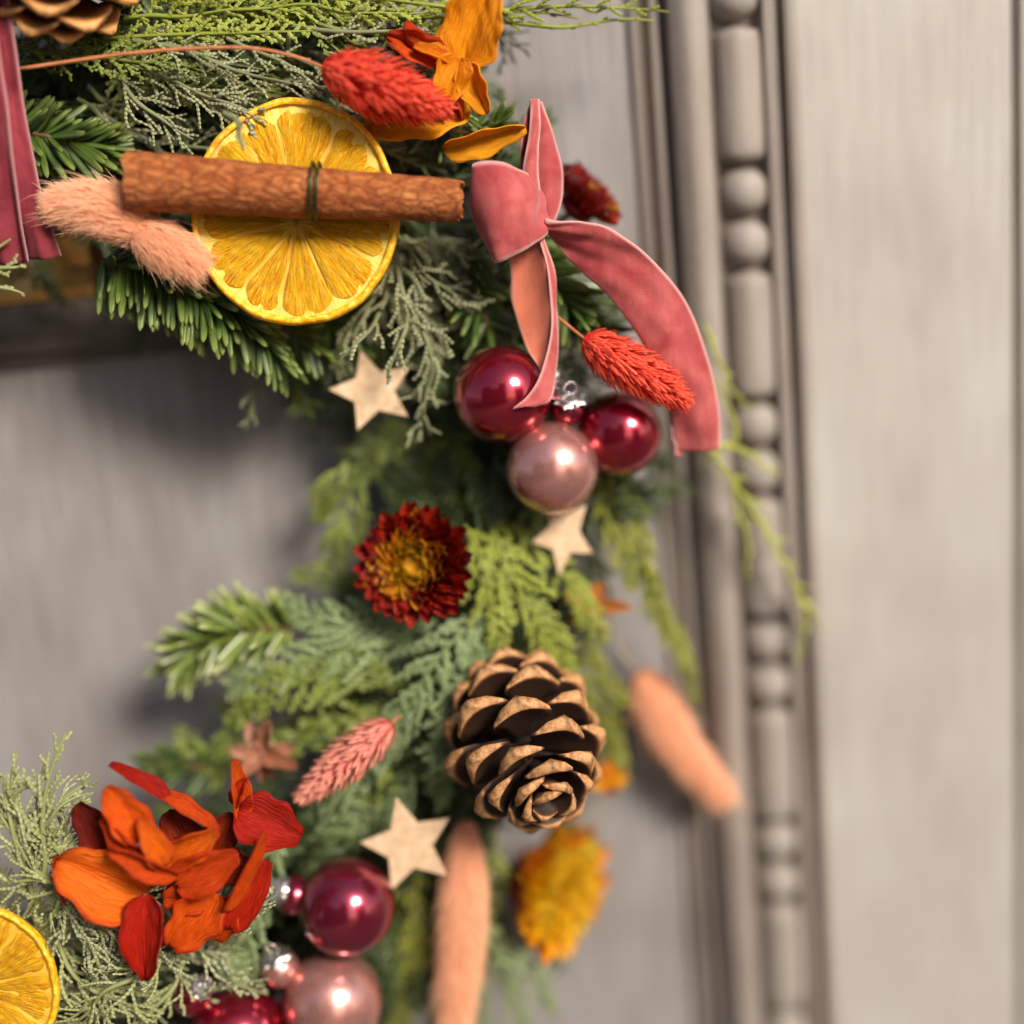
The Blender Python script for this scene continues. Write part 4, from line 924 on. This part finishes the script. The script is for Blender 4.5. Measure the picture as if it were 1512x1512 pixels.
bunny((688, 1212, 178), (668, 1545, 200), 76, 'long peach bunny tail hanging vertically below the large pine cone', 3, n=8500, hl=30, bendp=(682, 1370, 200), rt=[(0, .3), (.12, .7), (.35, 1), (.7, .85), (1, .45)], stem=[(690, 1180, 150), (688, 1212, 165)], awn=200)
bunny((944, 992, 70), (1064, 1174, 80), 76, 'peach bunny tail sticking out right over the door moulding', 4, n=8000, hl=28, bendp=(995, 1090, 85), rt=[(0, .4), (.08, .85), (.25, 1), (.6, .8), (.85, .6), (1, .22)], stem=[(880, 860, 80), (905, 920, 75), (915, 960, 75), (944, 992, 70)], awn=260)

# ---- pine cones
def scale_mesh(v):
    """one cone scale, unit length along x, +z is its upper (inner) face; the thick outer end is the apophysis"""
    us = [0, .3, .55, .72, .84, .93, 1.0]; ws = [.09, .15, .26, .34, .385, .36, .22]; th = [.05, .05, .06, .08, .15, .20, .13]
    V, col = [], []; nj = 7
    th = [x*.82 for x in th]
    if v: th = [x*.6 for x in th]; ws = [.10, .18, .32, .42, .46, .40, .22]
    for i, (u, w, t) in enumerate(zip(us, ws, th)):
        for side in (1, -1):
            for j in range(nj):
                s_ = j/(nj-1)*2-1; y = s_*w; x = u-(abs(s_)**2.2)*.13*(u > .6)
                z = .02*u*u+.22*(s_*w)**2*3 - .10*max(0, u-.8)*5*0 + side*t*.5*(1-abs(s_)**3*.75)
                if side < 0 and i in (4, 5) and j == 3: z -= .035; x += .015
                if side > 0 and i == 6: z -= .02
                V.append((x, y, z)); col.append((min(1, u*(1.0 if side < 0 else ((.9 if v else .48) if u < .9 else .97))), 0, abs(s_)))
    Fc = []
    for i in range(6):
        for j in range(nj-1):
            a = i*2*nj+j; b = (i+1)*2*nj+j; Fc.append([a, a+1, b+1, b]); Fc.append([a+nj, b+nj, b+nj+1, a+nj+1])
        for j in (0, nj-1):
            a = i*2*nj+j; b = (i+1)*2*nj+j; Fc.append([a, b, b+nj, a+nj] if j == 0 else [a, a+nj, b+nj, b])
    e = 6*2*nj
    for j in range(nj-1): Fc.append([e+j, e+j+1, e+nj+j+1, e+nj+j])
    return mesh('scale', np.array(V)/S, Fc, True, np.array(col, float))
def cone(px, py, h, ax, Lpx, Rpx, mat, label, n=78, seed=1, cat='pine cone', open_=1.0):
    c = at(px, py, h); kk = k(px, py, h); Z = nrm(ax); X, Y, Z = frame(Z); L = Lpx*kk; Rm = Rpx*kk; R = random.Random(seed)
    root = empty('pine_cone', c, label, 'pine cone', 'pine cones')
    me = scale_mesh(1 if mat is M_SCALE2 else 0); me.materials.append(mat)
    for i in range(n):
        t = (i+.5)/n*.96                     # 0 base ... 1 tip
        ph = i*2.39996; out = X*math.cos(ph)+Y*math.sin(ph)
        el = math.radians((-25+98*t**1.5)*open_+R.gauss(0, 2.5))
        rad = Rm*(math.sin(math.pi*(.20+.70*t))**.8)
        d = out*math.cos(el)+Z*math.sin(el); Zn = -out*math.sin(el)+Z*math.cos(el); Yn = np.cross(Zn, d)
        ll = max(rad*1.04, Rm*.40)*R.uniform(.95, 1.05); p = c+Z*L*(t-.5)*.80
        obj('scale', me, None, root, mat4(d, Yn, Zn, p, root, (ll*S, max(ll, Rm*.5)*S*.93, ll*S)))
    V, Fc = tubes(np.array([[c+Z*L*(q_-.5)*.85 for q_ in np.linspace(0, .72, 8)]]), np.array([[Rm*.22, Rm*.24, Rm*.24, Rm*.22, Rm*.2, Rm*.17, Rm*.12, Rm*.04]]), 10, N=EX)
    absobj('core', V, Fc, M_CORE, root)
    return root
cone(773, 1092, 262, nrm(EX*.30-EY*.62+EZ*.72), 212, 120, M_SCALE, 'large open pine cone right of the middle, tip pointing down', 50)
cone(92, -52, 235, nrm(EX*.1+EY*.75+EZ*.65), 150, 112, M_SCALE2, 'warm brown pine cone cut by the top left edge', 46, 2)

# ---- velvet ribbons
def strip(name, rowsL, rowsR, root, mat, n=60, m=14, cup=0, fold=None, th=2.4, edge=(1, 1)):
    A, B = spline(ats(rowsL), n), spline(ats(rowsR), n); T = np.gradient((A+B)/2, axis=0); Wd = B-A; Nn = nrm(np.cross(Wd, T)); 
    sgn = np.sign(np.sum(Nn*EZ, -1, keepdims=True)); sgn[sgn == 0] = 1; Nn = Nn*sgn
    V, c = [], []
    for i in range(n):
        for j in range(m):
            v = j/(m-1); wl = np.linalg.norm(Wd[i])
            z = cup*math.sin(math.pi*v)*wl + (fold(i/(n-1), v) if fold else 0)
            V.append(A[i]+Wd[i]*v+Nn[i]*z+Nn[i]*1.2*math.sin(i*.31+v*5))
            e = max(0, 1-min(v if edge[0] else 9, (1-v) if edge[1] else 9)*wl/4.5); c.append((min(1, e), 0, 0))
    o = absobj(name, np.array(V), gridf(n, m), mat, root, col=np.array(c, float))
    sm = o.modifiers.new('thickness', 'SOLIDIFY'); sm.thickness = th*S; sm.offset = 0
    return o
bow = empty('velvet_bow', at(760, 320, 240), 'rose velvet bow with hanging tails at the right shoulder of the wreath', 'ribbon')
strip('tail', [(806, 322, 262), (862, 326, 268), (905, 338, 270), (955, 376, 266), (1010, 440, 255), (1043, 520, 240), (1061, 600, 225), (1063, 662, 215)],
      [(804, 345, 240), (830, 372, 240), (860, 402, 245), (895, 432, 248), (945, 500, 245), (975, 565, 235), (992, 620, 222), (1002, 668, 212)], bow, M_VELVET, cup=.10, m=18, n=80, fold=lambda u, v: 5*math.sin(v*5+u*7)+2.2*math.sin(v*17+u*19)*math.exp(-u*2)+1.3*math.sin(u*41+v*6))
strip('tail', [(752, 366, 235), (754, 410, 232), (757, 450, 232), (776, 510, 245), (797, 545, 262)], [(797, 352, 250), (810, 405, 258), (814, 450, 262), (812, 505, 266), (800, 552, 268)], bow, M_VELVET3, cup=-.12, edge=(1, 0))
strip('tail', [(795, 352, 252), (809, 405, 260), (813, 450, 265), (811, 505, 270), (798, 552, 278), (778, 585, 285), (757, 604, 290)], [(803, 350, 248), (818, 400, 250), (822, 450, 252), (823, 505, 255), (820, 560, 262), (812, 590, 270), (790, 600, 282)], bow, M_VELVET, cup=.12)
strip('knot', [(808, 345, 252), (792, 358, 275), (765, 374, 292), (738, 387, 288), (728, 384, 268), (738, 372, 245)], [(792, 268, 240), (772, 252, 262), (742, 240, 280), (712, 238, 284), (698, 246, 266), (712, 256, 240)], bow, M_VELVET, cup=.10, m=20, n=70, fold=lambda u, v: 3.2*math.sin(v*11+u*4)*(1-u)**1.5+1.0*math.sin(u*23+v*5))
strip('loop', [(768, 262, 225), (768, 225, 222), (771, 190, 215), (783, 148, 205)], [(800, 300, 240), (792, 255, 236), (786, 205, 228), (798, 150, 212)], bow, M_VELVET2, cup=-.15)
strip('loop', [(783, 148, 212), (782, 190, 226), (776, 225, 240), (772, 262, 250), (785, 300, 255)], [(796, 146, 210), (797, 190, 222), (794, 225, 235), (795, 262, 246), (800, 310, 250)], bow, M_VELVET, cup=.3)
strip('loop', [(790, 150, 205), (793, 200, 212), (790, 245, 218), (795, 290, 225), (800, 330, 232)], [(800, 150, 205), (817, 200, 205), (829, 245, 208), (830, 290, 215), (816, 335, 228)], bow, M_VELVET, cup=.2)
strip('tail_end', [(985, 605, 214), (992, 640, 212), (998, 672, 210)], [(997, 600, 205), (1004, 640, 204), (1006, 676, 204)], bow, M_VELVET, cup=.2)
rib = empty('velvet_ribbon', at(20, 100, 300), 'wide burgundy velvet ribbon hanging down at the upper left edge', 'ribbon')
strip('ribbon_band', [(-150, -60, 250), (-120, 100, 265), (-100, 250, 265), (-90, 392, 250)], [(8, -60, 262), (22, 60, 270), (42, 200, 272), (62, 300, 268), (88, 380, 258)], rib, M_VELVET2, n=70, m=50, fold=lambda u, v: (9*math.sin(v*26-u*2.2)+4*math.sin(v*47+u*3))*(.35+u*.65), cup=.03)
strip('ribbon_band', [(-150, 60, 275), (-120, 200, 290), (-90, 392, 270)], [(-6, 30, 275), (14, 160, 292), (28, 280, 290), (43, 388, 272)], rib, M_VELVET2, n=60, m=40, fold=lambda u, v: (8*math.sin(v*22-u*3.0)+3*math.sin(v*51+u*2))*(.4+u*.6), cup=.04)
